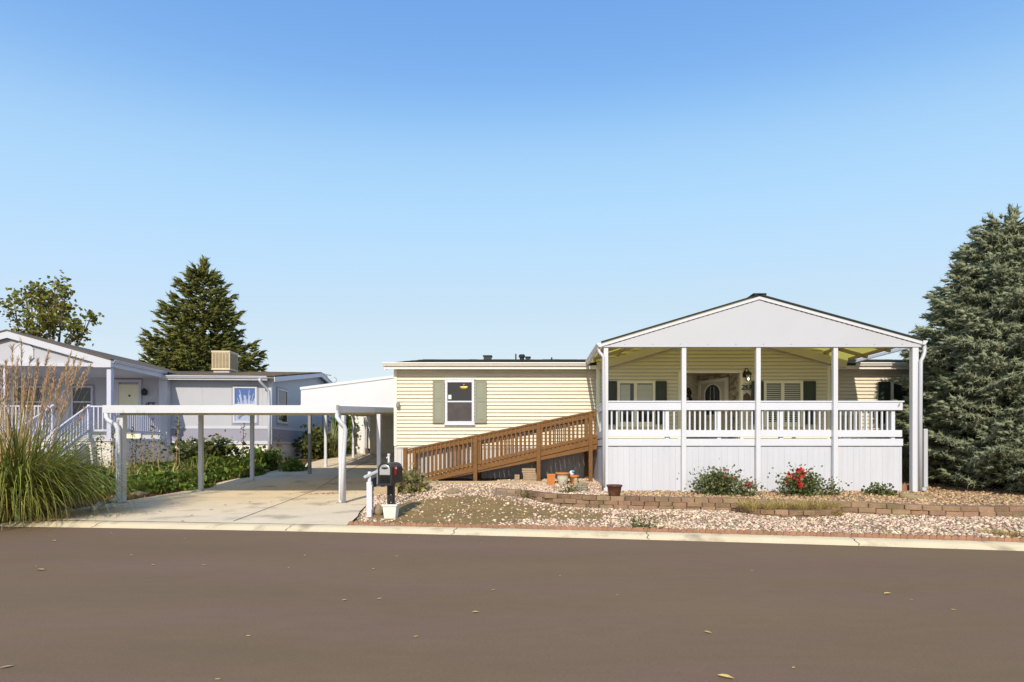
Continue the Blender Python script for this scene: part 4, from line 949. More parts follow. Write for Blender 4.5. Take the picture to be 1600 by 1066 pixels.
m.tube([(o.x-.2, o.y, o.z-.07), (o.x-.12, o.y, o.z+.05), (o.x+.0, o.y, o.z+.06), (o.x+.2, o.y, o.z+.06)], .02, 6); m.tube([(o.x-.05, o.y, o.z+.05), (o.x-.07, o.y, o.z-.08)], .02, 6); m.tube([(o.x+.12, o.y, o.z+.05), (o.x+.12, o.y, o.z-.08)], .02, 6)
tag(m.build('metal_wall_ornament', 'black_metal'), 'small black metal animal shaped ornament on the grey wall beside the neighbouring door', 'ornament')

# cooler and antenna on the neighbour's roof
xq, yq = nx_(331, 3.4), 3.4; cl = nworld(xq+.45, yq+.4, 0); zq = NE+(RZN-NE)*(3.4+.4)/(RYN+.4)
cool = thing('evaporative_cooler', 'beige louvred evaporative cooler box standing on the brown roof', 'cooler', nworld(xq+.42, yq+.4, zq), rotz=TH, local=True)
m = MB(); m.box(-.42, .42, -.42, .42, .16, 1.02); m.box(-.44, .44, -.44, .44, .98, 1.06); m.box(-.44, .44, -.44, .44, .14, .2); m.build('casing', 'cooler', cool, bevel=.01)
m = MB()
for k in range(5):
    for q in range(13): z = .25+.055*q; a = -.38+.155*k; m.box(a, a+.13, -.432, -.418, z, z+.03); m.box(.418, .432, a, a+.13, z, z+.03)
m.build('louvres', 'cooler_dark', cool)
m = MB(); m.box(-.36, .36, -.36, .36, -.12, .14); m.build('roof_curb', 'white_metal', cool)
a = nworld(0, 0, 0); ax, ay, az = wx(514, 30), 30.0, wz(600, 30)
m = MB(); m.tube([(ax, ay, az-.4), (ax, ay, az+.1), (ax-.16, ay, az+.52)], .035, 6); m.beam((ax-.36, ay, az+.56), (ax+.1, ay, az+.46), .1, .06)
dish = [(ax+.1+.36*math.cos(t), ay-.1-.05*math.sin(t)**2, az+.2+.2*math.sin(t)-.0) for t in np.linspace(-2.2, .9, 12)]; m.tube(dish, .018, 5); m.box(ax-.15, ax+.5, ay-.05, ay+.05, az-.03, az+.03)
m.tube([(ax, ay, az-1.5), (ax, ay, az-.4)], .04, 6)
tag(m.build('roof_antenna', 'grey_metal'), 'small grey antenna mast with dish arm above the far end of the brown roof', 'antenna')

# ------------------------------------------------------------------ trees
def spruce(name, label, base, H, Rprof, nwh, nb_, m_, sl, sr, step, droop, up, dens=1.0, trunk=.2, inner=.25, lv=(.78, 1.10), gap=0):
    t = thing(name, label, 'spruce tree', base)
    b = Vector(base); mb = MB(); mb.tube([b+Vector((0, 0, -.1)), b+Vector((.02, 0, H*.5)), b+Vector((0, 0, H*.97))], [trunk, trunk*.6, .02], 8)
    P = []; D = []; SC = []
    for w_ in range(nwh):
        f = (w_+.5*random.random())/nwh; z = H*(.015+.96*f**.92); Rr = prof(z/H, Rprof)
        n = max(4, int(nb_*(.45+.55*Rr/max(r for _, r in Rprof))))
        a0 = random.random()*6.3
        for k in range(n):
            a = a0+2*math.pi*k/n+random.uniform(-.25, .25); L_ = Rr*random.uniform(*lv); zz = z+random.uniform(-.06, .06)*H/nwh*3
            d = np.array([math.cos(a), math.sin(a)]); side = np.array([-d[1], d[0]])
            def pt(s): return np.array([d[0]*L_*s, d[1]*L_*s, zz-droop*L_*s+up*L_*s**2.5])
            if L_ > .5: mb.tube([b+Vector(pt(q)) for q in (0, .4, .8)], [trunk*.16, trunk*.11, .008], 4, cap=False)
            s = inner+random.random()*.1
            while s < 1.0:
                p = pt(s); sp = L_*.42*(1-s)**.6*(s+.35)+.05
                q = step*random.uniform(.7, 1.3); nl = max(1, int(sp/step*dens))
                for sd in (-1, 1):
                    for j_ in range(nl):
                        o = sp*(j_+random.uniform(.2, 1))/nl; fw = o*.55
                        pp = p+np.array([*(side*sd*o+d*fw), -.10*o+random.uniform(-.35, .2)*step]); dd = np.array([*(d*random.uniform(.5, 1)+side*sd*random.uniform(.2, .9)), random.uniform(-.25, .45)])
                        P.append(pp); D.append(dd); SC.append(random.uniform(.75, 1.2))
                P.append(p); D.append(np.array([*d, .15])); SC.append(1)
                s += q/L_
            P.append(pt(.97)); D.append(np.array([*d, .3+up])); SC.append(1.25)
    for k in range(26): P.append(np.array([random.uniform(-.05, .05), random.uniform(-.05, .05), H*(.93+.07*random.random())])); D.append(np.array([random.uniform(-.6, .6), random.uniform(-.6, .6), 1])); SC.append(1.2)
    P = np.array(P); SC = np.array(SC); D = np.array(D)
    if gap:
        q = P/gap; g = np.sin(q[:, 0]*5.1+q[:, 2]*1.3)*np.sin(q[:, 1]*4.7+.5)+np.sin(q[:, 2]*6.3+q[:, 0]*2.1)*.9; kp = g+rng.normal(0, .25, len(P)) > -.95; P, SC, D = P[kp], SC[kp], D[kp]
    P = P+np.array(base)
    V, T = scatter(*SHOOT, P, frames(np.array(D)), np.stack([SC*sr, SC*sr, SC*sl], 1))
    mb.build('trunk', 'bark', t); npmesh('crown', V, T, m_, t); print(name, len(P), len(T)); return t
spruce('blue_spruce', 'tall dense blue green spruce standing at the right of the porch', (12.36, 14.1, .42), 7.1,
       [(0, 1.75), (.055, 2.15), (.165, 2.3), (.33, 2.25), (.49, 2.02), (.655, 1.62), (.82, 1.15), (.93, .8), (1, .5)], 34, 18, 'spruce_blue', .23, .27, .125, .10, .22, 1.15, .2, .30, (.76, 1.12), 1.0)
spruce('green_spruce', 'tall dark green spruce rising behind the grey home roof', (wx(318, 40), 40, .9), wz(414, 40)-.9,
       [(0, 4.6), (.12, 5.0), (.25, 4.6), (.45, 3.6), (.62, 2.65), (.75, 2.05), (.88, 1.25), (.96, .6), (1, .1)], 23, 15, 'spruce_green', .62, .60, .36, .04, .22, 1.15, .3, .2, (.66, 1.14))
def broad_tree(name, label, base, limbs, n, rad, leaf, m_):
    t = thing(name, label, 'tree', base); b = Vector(base); mb = MB(); P = []; D = []
    for tip, r0, dens in limbs:
        tip = Vector(tip); mid = (b+Vector((0, 0, 2)))*.5+tip*.5+Vector((random.uniform(-.3, .3), 0, random.uniform(-.3, .3)))
        mb.tube([b, b+Vector((0, 0, 2.2))*.8, mid, tip], [.16, .13, .07, .015], 6)
        for k in range(int(n*dens)):
            q = tip+Vector((rng.normal(0, r0*.72), rng.normal(0, r0*.72), rng.normal(0, r0*.62)))
            for j_ in range(9): P.append(np.array(q)+rng.normal(0, leaf*.8, 3)); D.append(rng.normal(0, 1, 3)+np.array([0, 0, -.4]))
            if random.random() < .35: mb.tube([mid*.3+tip*.7, q], [.02, .006], 4, cap=False)
    P = np.array(P); V, T = scatter(*LEAF, P, frames(np.array(D)), np.full(len(P), leaf)*rng.uniform(.7, 1.3, len(P)))
    mb.build('trunk', 'bark', t); npmesh('crown', V, T, m_, t); return t
BD_ = 36
def bt(px, py): return (wx(px, BD_), BD_+random.uniform(-1, 1), wz(py, BD_))
limbs = [(bt(*p), r, d) for p, r, d in (((34, 455), .45, .7), ((55, 460), .55, 1.1), ((78, 455), .45, .8), ((60, 485), .7, 1.7), ((40, 480), .5, .8), ((90, 478), .55, 1.0), ((104, 455), .3, .35), ((65, 512), .8, 1.9), ((95, 510), .6, 1.0), ((122, 505), .35, .6), ((140, 492), .25, .45), ((110, 525), .5, .8), ((45, 520), .6, .9), ((30, 440), .15, .15), ((82, 440), .2, .3), ((132, 515), .2, .3))]
broad_tree('leafy_tree', 'open crowned leafy tree with yellow green leaves behind the neighbouring porch roof', (wx(70, BD_), BD_, 1.1), limbs, 19, .5, .23, 'leaf_tree')

# ------------------------------------------------------------------ grasses and shrubs
def grass_clump(name, label, c, n, rad, L, lean, curl, wid, m_, group=None, root=True, cat='grass clump'):
    t = thing(name, label, cat, (c[0], c[1], G(c[0], c[1]) if len(c) < 3 else c[2]), group)
    z = t.location.z; a = rng.uniform(0, 2*np.pi, n); r = rad*np.sqrt(rng.uniform(0, 1, n)); P = np.stack([c[0]+r*np.cos(a), c[1]+r*np.sin(a), np.full(n, z)], 1)
    az = a+rng.normal(0, .5, n); V, T = blades(P, az, rng.uniform(*L, n), rng.uniform(*lean, n), rng.uniform(*wid, n), rng.uniform(*curl, n)); npmesh('blades', V, T, m_, t); return t
pg = grass_clump('pampas_grass', 'huge fountain of green ornamental grass with tall tan plumes at the left curb', (-10.4, 11.0), 3500, .55, (1.2, 2.9), (.02, .45), (.7, 2.6), (.016, .032), 'grass_blade', cat='ornamental grass')
n = 700; a = rng.uniform(0, 2*np.pi, n); r = .5*np.sqrt(rng.uniform(0, 1, n)); P = np.stack([-10.4+r*np.cos(a), 11.0+r*np.sin(a), np.full(n, G(-10.4, 11.0))], 1)
V, T = blades(P, a+rng.normal(0, .6, n), rng.uniform(.8, 1.9, n), rng.uniform(.1, .8, n), rng.uniform(.010, .018, n), rng.uniform(.9, 2.4, n)); npmesh('dry_blades', V, T, 'straw', pg)
P = []; A = []; LL = []; LN = []; PP = []; PDn = []
n = 170
a = rng.uniform(0, 2*np.pi, n); r = .42*np.sqrt(rng.uniform(0, 1, n)); P = np.stack([-10.4+r*np.cos(a), 11.0+r*np.sin(a), np.full(n, .1)], 1)
L_ = rng.uniform(2.3, 3.5, n); ln = rng.uniform(0, .16, n)+.10*(r/.42); az = a+rng.normal(0, .3, n); cu = rng.uniform(0, .22, n)
V, T = blades(P, az, L_, ln, np.full(n, .02), cu); npmesh('stalks', V, T, 'straw', pg)
FP = []; FD = []
for i in range(n):
    if random.random() > .6: continue
    Lp = random.uniform(.3, .65); d = np.array([math.cos(az[i]), math.sin(az[i]), 0])
    for k in range(70):
        t = 1-Lp/L_[i]*random.random(); ang = ln[i]+cu[i]*t**1.5
        h = L_[i]*t; p = P[i]+d*h*math.sin(ln[i]+cu[i]*t*.45)+np.array([0, 0, h*math.cos(ln[i]+cu[i]*t*.4)])
        FP.append(p); FD.append(np.array([rng.normal(0, .35), rng.normal(0, .35), 1])+d*.3)
FP = np.array(FP); V, T = scatter([(-.06, 0, 0), (.06, 0, 0), (.03, .05, .6), (0, 0, 1)], [(0, 1, 2, 3)], FP, frames(np.array(FD)), rng.uniform(.06, .13, len(FP))); npmesh('plumes', V, T, 'plume', pg)
grass_clump('grass_tuft', 'low dry grass tuft at the driveway edge below the big ornamental grass', (-9.6, 10.85), 260, .35, (.15, .35), (.2, 1.1), (.3, 1), (.01, .018), 'grass_dry')

def shrub(name, label, c, rx, ry, h, n, leaf, m_, group=None, cat='shrub', stems=10, z=None, flowers=None, shape=.5):
    z = G(c[0], c[1]) if z is None else z; t = thing(name, label, cat, (c[0], c[1], z), group); mb = MB(); P = []; D = []; tips = []
    for k in range(stems):
        a = random.uniform(0, 6.28); r = math.sqrt(random.random()); tip = Vector((c[0]+rx*r*math.cos(a)*.9, c[1]+ry*r*math.sin(a)*.9, z+h*(.55+.45*random.random())*(1-shape*r*r)))
        b = Vector((c[0]+random.uniform(-.06, .06), c[1]+random.uniform(-.06, .06), z-.03)); mid = b*.45+tip*.55+Vector((0, 0, -.05*h)); mb.tube([b, mid, tip], [.012, .008, .003], 5, cap=False); tips.append((b, mid, tip))
        for j_ in range(n//stems):
            f = random.random()**.6; q = (mid*(1-2*(f-.5))+tip*2*(f-.5)) if f > .5 else (b*(1-2*f)+mid*2*f); sp = .10+.13*min(rx, h)
            q = np.array(q)+rng.normal(0, sp, 3)*np.array([1, 1, .8]); q[2] = max(q[2], z+.01); P.append(q); dd = np.array([q[0]-c[0], q[1]-c[1], .25]); D.append(dd/np.linalg.norm(dd)+rng.normal(0, .6, 3))
    P = np.array(P); V, T = scatter(*LEAF, P, frames(np.array(D)), leaf*rng.uniform(.6, 1.35, len(P))); mb.build('stems', 'bark', t); npmesh('foliage', V, T, m_, t)
    if flowers:
        nf, fm, side = flowers
        for k in range(nf):
            b, mid, tip = random.choice([q for q in tips if side is None or (q[2].x-c[0])*side > -.05] or tips); q = np.array(tip)+rng.normal(0, .05, 3)+np.array([0, -.07, .03])
            fl = [(q+rng.normal(0, .012, 3), rng.normal(0, 1, 3)+np.array([0, -.5, .4])) for j_ in range(11)]
            V, T = scatter([(0, 0, 0), (.6, 0, .5), (0, .3, 1), (-.6, 0, .5)], [(0, 1, 2, 3)], np.array([p for p, _ in fl]), frames(np.array([d for _, d in fl])), rng.uniform(.045, .08, len(fl))); npmesh('flower', V, T, fm, t)
    return t
shrub('rose_bush', 'round green rose bush with a few faded pink blooms before the porch skirt', (wx(1126, 12.85), 12.85), .47, .38, .60, 2300, .062, 'leaf_rose', stems=22, flowers=(5, 'rose_pink', 1), shape=.45)
shrub('rose_shoot', 'thin pink tipped rose shoots leaning beside the round green rose bush', (wx(1166, 12.7), 12.7), .22, .18, .30, 420, .05, 'leaf_rose', stems=7, flowers=(5, 'rose_pink', None))
shrub('rose_bush', 'green rose bush with bright red blooms in front of the porch skirt', (wx(1252, 12.75), 12.75), .40, .34, .58, 1900, .06, 'leaf_rose', stems=20, flowers=(12, 'rose_red', -1), shape=.4)
shrub('rose_shoot', 'small green rose shoots to the right of the red blooming rose bush', (wx(1294, 12.8), 12.8), .2, .16, .28, 300, .05, 'leaf_rose', stems=6)
shrub('leafy_shrub', 'olive green leafy shrub between the black mailbox and the foot of the ramp', (wx(641, 13.6), 13.6), .31, .3, .55, 1200, .10, 'leaf_bush', stems=18, shape=.5)
shrub('low_weed', 'small bright green weed on the gravel at the foot of the porch skirt', (wx(1370, 12.9), 12.9), .22, .16, .14, 330, .07, 'leaf_weed', stems=8)
for k, (px, Y) in enumerate(((1176, 10.85), (1200, 10.75), (1226, 10.8), (1250, 10.75), (1276, 10.85), (1165, 11.1), (1212, 11.15), (1262, 11.1), (1296, 11.0))):
    grass_clump('dry_grass_tuft', 'pale dry grass tuft growing in the half round block planter', (wx(px, Y), Y, .25), 240, .12, (.15, .33), (.1, .9), (.3, 1.3), (.006, .011), 'grass_dry', 'dry grass tufts in the planter')
grass_clump('dry_grass_tuft', 'pale dry grass tuft spilling down the right end of the half round planter', (wx(1302, 10.75), 10.75, .16), 260, .12, (.15, .3), (.1, 1.0), (.3, 1.3), (.006, .011), 'grass_dry')
for px, py in ((1563, 833), (1580, 834), (1596, 835), (1546, 831)):
    Y = 1.42*F/(py-HY+6); grass_clump('curb_grass_tuft', 'dry straw coloured grass tuft growing over the brick edging at the right curb', (wx(px, Y), Y), 130, .12, (.06, .16), (.2, 1.1), (.3, 1), (.006, .01), 'grass_dry', 'dry grass tufts along the curb')
grass_clump('small_curb_tuft', 'tiny lone dry tuft on the brick edging below the half round planter', (wx(1380, 8.8), 8.75), 70, .06, (.06, .13), (.2, 1.1), (.3, 1), (.006, .01), 'grass_dry')
for px, Y, lb in ((1005, 9.55, 'small green weed against the brick edging at the gravel front'), (830, 13.0, 'low brown green creeping weed on the gravel behind the block wall end'), (888, 13.3, 'tiny green cushion weed on the gravel below the stacked stone ring')):
    shrub('creeping_weed', lb, (wx(px, Y), Y), .2, .14, .06, 220, .04, 'leaf_weed', stems=7)

# ivy and planting bed on the left of the driveway
P = []; D = []
def ivy_h(x, y): return .16+.24*max(0, math.sin(1.3*x+.4)*math.cos(1.1*y+.5))+.12*math.sin(3.1*x)*math.sin(2.7*y)
while len(P) < 15000:
    y = random.uniform(13.2, 21.5); x = xl(y)-random.uniform(-.35, 3.4)
    e = xl(y)+.10+.22*math.sin(2.3*y); e = e-1.1*sm(15.6-y, 0, 1)
    if x > e: continue
    h = max(.05, ivy_h(x, y))*min(1, (e-x)*2.5+.25); z = G(x, y)+h*math.sqrt(random.random())
    P.append((x, y, z)); D.append((rng.normal(0, .6), rng.normal(-.7, .6), 1))
P = np.array(P); V, T = scatter([(0, 0, 0), (.55, .05, .3), (.3, .1, .95), (-.3, .1, .95), (-.55, .05, .3)], [(0, 1, 2, 3, 4)][0:1] and [(0, 1, 2, 3), (0, 3, 4, 4)][0:1], P, frames(np.array(D)), rng.uniform(.07, .14, len(P)))
tag(npmesh('ground_ivy', V, T, 'leaf_ivy'), 'glossy green ivy carpeting the bed along the left driveway edge', 'ivy', kind='stuff')
n = 2600; yy_ = rng.uniform(16.5, 21.6, n); xx_ = np.array([xl(a) for a in yy_])-rng.uniform(.5, 4.6, n); keep = np.sin(2.1*xx_)*np.sin(1.7*yy_+1)+rng.normal(0, .4, n) > .1; xx_, yy_ = xx_[keep], yy_[keep]; n = len(xx_)
V, T = blades(np.stack([xx_, yy_, [G(a, b)+.05 for a, b in zip(xx_, yy_)]], 1), rng.uniform(0, 6.28, n), rng.uniform(.25, .65, n), rng.uniform(.05, .7, n), rng.uniform(.014, .026, n), rng.uniform(.2, 1.2, n)); tag(npmesh('dry_weeds', V, T, 'grass_dry'), 'dry yellow grass between the ivy and the white skirt of the grey home', 'dry grass', kind='stuff')
P = np.array([(x, y, G(x, y)+.012) for x, y in ((xl(yy)-random.uniform(-.1, .75), yy) for yy in rng.uniform(12.3, 17.5, 900))])
V, T = scatter(*LEAF, P, frames(rng.normal(0, 1, (len(P), 3))), rng.uniform(.03, .075, len(P))); tag(npmesh('leaf_litter', V, T, 'leaf_litter'), 'brown leaf litter along the left driveway edge', 'leaf litter', kind='stuff')
shrub('leafy_shrub', 'big loose leafy green shrub behind the carport before the neighbouring skirt', (wx(318, 20.2), 20.2), 1.0, .7, 1.15, 1900, .15, 'leaf_weed', stems=22, shape=.35)
shrub('leafy_shrub', 'low green shrub below the right corner of the neighbouring home', (wx(408, 21.3), 21.3), .8, .5, .75, 1100, .14, 'leaf_ivy', stems=16)
shrub('leafy_shrub', 'small dark green clump on the mulch beside the upper driveway', (wx(462, 21.2), 21.2), .5, .35, .40, 700, .12, 'leaf_ivy', stems=12)
shrub('leafy_shrub', 'bushy green shrub against the far side wall of the grey home', (wx(491, 25.8), 25.8), .75, .6, 1.5, 1500, .16, 'leaf_weed', stems=18, shape=.3)
shrub('tall_hedge', 'tall dark green hedge shrub at the far left of the white shed', (wx(538, 28.9), 28.9), .45, .5, 2.35, 2200, .14, 'leaf_ivy', stems=26, shape=.1)
grass_clump('yucca', 'spiky pale green yucca beside the upper driveway', (wx(519, 26.6), 26.6), 260, .3, (1.0, 2.1), (.0, .75), (0, .5), (.04, .06), 'yucca', cat='yucca')
def stalk(px, Y, h, lab):
    x = wx(px, Y); z = G(x, Y); t = thing('weed_stalk', lab, 'weed', (x, Y, z), 'tall weed stalks in the left bed'); mb = MB(); lx = random.uniform(-.1, .1); pts = [(x, Y, z), (x+lx*.3, Y, z+h*.5), (x+lx, Y, z+h)]; mb.tube(pts, [.014, .011, .004], 5, cap=False); mb.build('stem', 'straw' if random.random() < .5 else 'bark', t)
    P = []; D = []
    for k in range(75):
        f = random.random()**.8; w_ = .09*(1-f)+.025; P.append((x+lx*f*f+rng.normal(0, w_), Y+rng.normal(0, w_), z+h*f)); D.append(rng.normal(0, 1, 3))
    P = np.array(P); V, T = scatter(*LEAF, P, frames(np.array(D)), .065*rng.uniform(.5, 1.2, len(P))); npmesh('leaves', V, T, random.choice(('leaf_weed', 'leaf_weed', 'seed_brown')), t)
for px, Y, h in ((150, 17.6, 1.3), (160, 17.9, 1.45), (176, 17.8, 1.75), (174, 18.6, 1.4), (206, 18.3, 1.6), (211, 18.6, 1.2), (224, 18.6, 1.25), (230, 18.4, 1.05), (240, 18.8, 1.9), (247, 18.5, 1.35), (275, 19, 1.7), (280.5, 19.1, 2.05), (379, 20.8, 1.65), (432, 21.6, 1.35), (438, 21.7, 1.25), (119, 17.4, 1.2), (135, 17.7, 1.25)):
    stalk(px, Y, h, 'thin tall weed stalk in front of the white skirt of the grey home')
for px, py, r, lb in ((218, 778, .16, 'flat tan stone lying in the leaf litter beside the front carport post'), (440, 736, .14, 'pale stone at the upper edge of the ivy bed'), (474, 703, .2, 'brown stone edging the bed beside the upper driveway')):
    Y = 15.0 if px < 300 else 20.6; x = wx(px, Y); x = min(x, xl(Y)-.15); m = MB(); m.rock((x, Y, G(x, Y)+r*.25), r*1.4, r, r*.45, px); tag(m.build('bed_stone', 'rock', smooth=True), lb, 'rock')

# ------------------------------------------------------------------ mailbox and small things
MY = 10.65; mx = wx(611, MY); mz = G(mx, MY)
pot = thing('mailbox_planter', 'square white pot carrying the black mailbox post', 'planter', (mx, MY, mz))
m = MB(); m.lathe((mx, MY, mz-.02), [(.125, 0), (.16, .24), (.175, .25), (.178, .29), (.155, .29), (.15, .25)], 4, sq=0); m.v = [((v[0]-mx)*1.18+mx, (v[1]-MY)*1.18+MY, v[2]) for v in m.v]; m.build('pot_wall', 'pot_white', pot, bevel=.012)
m = MB(); m.box(mx-.13, mx+.13, MY-.13, MY+.13, mz+.2, mz+.235); m.build('soil', 'soil', pot)
rot = R(-8)
mail = thing('mailbox', 'black curved top mailbox with silver door panel and red flag on a black post', 'mailbox', (mx, MY, mz+.2), rotz=rot, local=True)
zb = wz(757, MY)-mz-.2; mh = wz(722.5, MY)-wz(757, MY)
m = MB(); m.box(-.06, .06, -.06, .06, 0, zb+.02); m.build('post', 'mailbox_black', mail, bevel=.01)
for z in (.10, .25):
    m = MB(); m.tube([(.025, -.0595, z), (.025, -.067, z)], .012, 8); m.build('post_bolt', 'mailbox_silver', mail)
hwid, d0, d1 = .135, -.30, .27
def arch(w, zlo, zs, h, n=12): return [(-w, zlo), (w, zlo)]+[(w*math.cos(a), zs+(h-zs)*math.sin(a)) for a in np.linspace(0, math.pi, n)]
m = MB(); m.extr([(x, d0+.03, zb+z) for x, z in arch(hwid, .03, mh*.70, mh)], (0, d1-d0-.03, 0)); body = m.build('body', 'mailbox_black', mail, bevel=.012)
m = MB(); m.extr([(x, d0, zb+z) for x, z in arch(hwid+.008, 0.02, mh*.7, mh+.008)], (0, .07, 0)); m.box(-hwid-.005, hwid+.005, d0-.05, d0+.1, zb-.005, zb+.025); m.build('front_rim', 'mailbox_black', mail, bevel=.008)
m = MB(); m.extr([(x, d0-.006, zb+z) for x, z in arch(hwid-.03, mh*.46, mh*.70, mh-.035)], (0, .03, 0)); dp_ = m.build('door_panel', 'mailbox_silver', mail, bevel=.006)
m = MB(); m.tube([(.055*math.cos(a)-.0, d0-.012, zb+mh*.79+.02*math.sin(a)) for a in np.linspace(math.pi*1.0, math.pi*2, 8)], .012, 6); m.box(-.06, .06, d0-.018, d0-.004, zb+mh*.78, zb+mh*.80); m.build('door_handle', 'mailbox_black', mail)
m = MB(); m.box(-hwid+.035, hwid-.035, d0-.004, d0+.02, zb+.05, zb+mh*.42); m.build('paper_slot', 'black_void', mail)
m = MB(); m.lathe((0, 0, 0), [(.062, 0), (.062, .012)], 20); m.v = [(hwid+.002+z, -.11+x, zb+mh*.72+y) for x, y, z in m.v]; m.box(hwid+.002, hwid+.014, -.165, -.09, zb+mh*.46, zb+mh*.7); m.build('flag', 'flag_red', mail, bevel=.003)
m = MB(); m.lathe((0, 0, 0), [(.022, 0), (.022, .006)], 12); m.v = [(hwid+.014+z, -.11+x, zb+mh*.74+y) for x, y, z in m.v]; m.build('flag_pin', 'sticker', mail)
# white address post
SY = 10.8; sx = wx(578, SY); sz = G(sx, SY)
sp = thing('address_post', 'white wooden post with a slanted arm and black stacked numerals by the driveway corner', 'post', (sx, SY, sz))
m = MB(); zt = wz(753, SY); m.box(sx-.055, sx+.045, SY-.05, SY+.05, sz-.05, zt); m.box(sx-.035, sx+.025, SY-.03, SY+.03, zt, wz(737, SY)); m.build('post', 'white_paint', sp, bevel=.006)
m = MB(); m.beam((wx(569, SY-.1), SY-.1, wz(746, SY-.1)), (wx(593, SY+.12), SY+.12, wz(735, SY+.12)), .05, .05); m.build('arm', 'white_paint', sp, bevel=.006)
m = MB(); m.box(sx+.045, sx+.056, SY-.05, SY+.05, wz(796, SY), wz(758, SY)); m.build('number_board', 'white_paint', sp)
RS = Matrix.Rotation(R(90), 3, 'Z') @ RX
for k, ch in enumerate('253'): text_mesh('numeral', ch, .14, (sx+.058, SY, wz(764+12*k, SY)), RS, 'black_metal', sp, depth=.004)
SY2 = 11.6; sx2 = wx(607.5, SY2); m = MB(); m.tube([(sx2, SY2, G(sx2, SY2)-.05), (sx2, SY2, wz(712, SY2))], .022, 8); m.tube([(sx2, SY2, wz(712, SY2)), (sx2, SY2, wz(709, SY2))], .03, 8); m.tube([(sx2-.05, SY2, wz(716, SY2)), (sx2, SY2, wz(713, SY2))], .014, 6); m.tube([(sx2+.03, SY2, wz(729, SY2)), (sx2+.24, SY2, wz(721, SY2))], .008, 5)
tag(m.build('garden_stake', 'white_paint'), 'slim white garden stake standing behind the black mailbox', 'stake')
x = wx(588, 10.85); m = MB(); m.rock((x+.02, 10.95, G(x, 10.9)+.09), .10, .10, .12, 5); tag(m.build('rock', 'rock', smooth=True), 'rounded grey brown rock between the white address post and mailbox pot', 'rock')
x = wx(708, 13.2); m = MB(); m.rock((x, 13.2, G(x, 13.2)+.03), .19, .14, .085, 8); tag(m.build('rock', 'rock', smooth=True), 'flat tan rock on the gravel in front of the ramp', 'rock')
for px, Y, s, lb in ((650, 11.3, .10, 'small flat stone on the bare dirt beside the mailbox pot'), (728, 11.9, .09, 'small dark stone on the bare dirt mound'), (606, 12.6, .12, 'grey stone in the gravel behind the mailbox')):
    x = wx(px, Y); m = MB(); m.rock((x, Y, G(x, Y)+.015), s, s*.7, s*.35, px); tag(m.build('small_rock', 'rock', smooth=True), lb, 'rock')
x0, x1, Y = wx(585, 13.3), wx(622, 13.3), 13.3; m = MB(); m.box(x0, x1, Y-.06, Y+.06, .1, wz(761, Y)); m.build
tag(m.build('timber_sleeper', 'weather_wood', bevel=.01), 'short tan timber sleeper edging the gravel behind the mailbox', 'timber')
# log and bricks at the right post
ly = 12.25; lp = [(wx(px, ly), ly+dy, wz(py, ly)) for px, py, dy in ((1408, 775, .05), (1420, 777, 0), (1436, 780, -.03), (1448, 779, -.02), (1457, 781, 0))]
m = MB(); m.tube(lp, [.07, .085, .075, .06, .02], 10); m.tube([lp[1], (lp[1][0]+.05, ly-.02, lp[1][2]+.1)], [.04, .02], 7); tag(m.build('driftwood_log', 'driftwood', smooth=True), 'weathered driftwood log on the gravel below the right porch post', 'log')
for px, lb in ((1413, 'red brick at the left side of the right porch post base'), (1439, 'red brick at the right side of the right porch post base')):
    x = wx(px, 13.75); m = MB(); m.box(x-.10, x+.10, 13.7, 13.8, G(x, 13.7)-.01, G(x, 13.7)+.15); tag(m.build('brick', 'edging_brick', bevel=.006), lb, 'brick')
# pots
def potted(name, label, px, Y, pr, m_, zoff=0, soil=True, cat='flower pot'):
    x = wx(px, Y); z = G(x, Y)-.01+zoff; t = thing(name, label, cat, (x, Y, z)); mb = MB(); mb.lathe((x, Y, z), pr, 28); mb.build('pot_body', m_, t, smooth=False, bevel=0)
    for p in t.children: p.data.polygons.foreach_set('use_smooth', [True]*len(p.data.polygons))
    if soil: r, h = pr[-1]; mb = MB(); mb.lathe((x, Y, z), [(r*.6, h-.01), (r+.004, h), (.004, h+.012)], 20); mb.build('soil', 'soil', t)
    return t
potted('brown_pot', 'empty dark brown glazed pot standing on the block wall top at the left porch corner', 960, 12.05, [(.10, 0), (.112, .01), (.145, .16), (.155, .24), (.172, .25), (.178, .27), (.172, .29), (.155, .285), (.15, .25)], 'pot_brown', .01)
potted('glazed_pot', 'cream glazed pot with terracotta rim under the ramp', 879, 14.7, [(.10, 0), (.115, .01), (.155, .22), (.165, .29), (.19, .30), (.195, .34), (.165, .34), (.155, .30)], 'pot_glaze')
o = [c for c in bpy.data.objects if c.name.startswith('glazed_pot')][0]
x = wx(879, 14.7); z = o.location.z; m = MB(); m.lathe((x, 14.7, z+.292), [(.168, 0), (.196, .006), (.20, .052), (.17, .054)], 28); m.build('pot_rim', 'terracotta', o, smooth=True)
t = thing('terracotta_box', 'square orange terracotta planter box under the ramp', 'flower pot', (wx(861, 14.75), 14.75, G(wx(861, 14.75), 14.75)))
x = wx(861, 14.75); z = t.location.z; m = MB(); m.lathe((x, 14.75, z), [(.125, 0), (.155, .24), (.16, .245), (.162, .29), (.145, .29), (.14, .25)], 4); m.build('box_body', 'terracotta', t, bevel=.01)
m = MB(); m.box(x-.095, x+.095, 14.75-.095, 14.75+.095, z+.2, z+.235); m.build('soil', 'soil', t)
tp = potted('terracotta_pot', 'small terracotta pot with a blue and white plant label beside the ramp post', 897, 14.8, [(.075, 0), (.085, .01), (.12, .2), (.135, .205), (.14, .26), (.12, .26), (.115, .22)], 'terracotta')
x = wx(893, 14.8); m = MB(); m.rock((x, 14.72, tp.location.z+.32), .05, .04, .065, 3); m.build('plant_label', 'plant_white', tp, smooth=True)
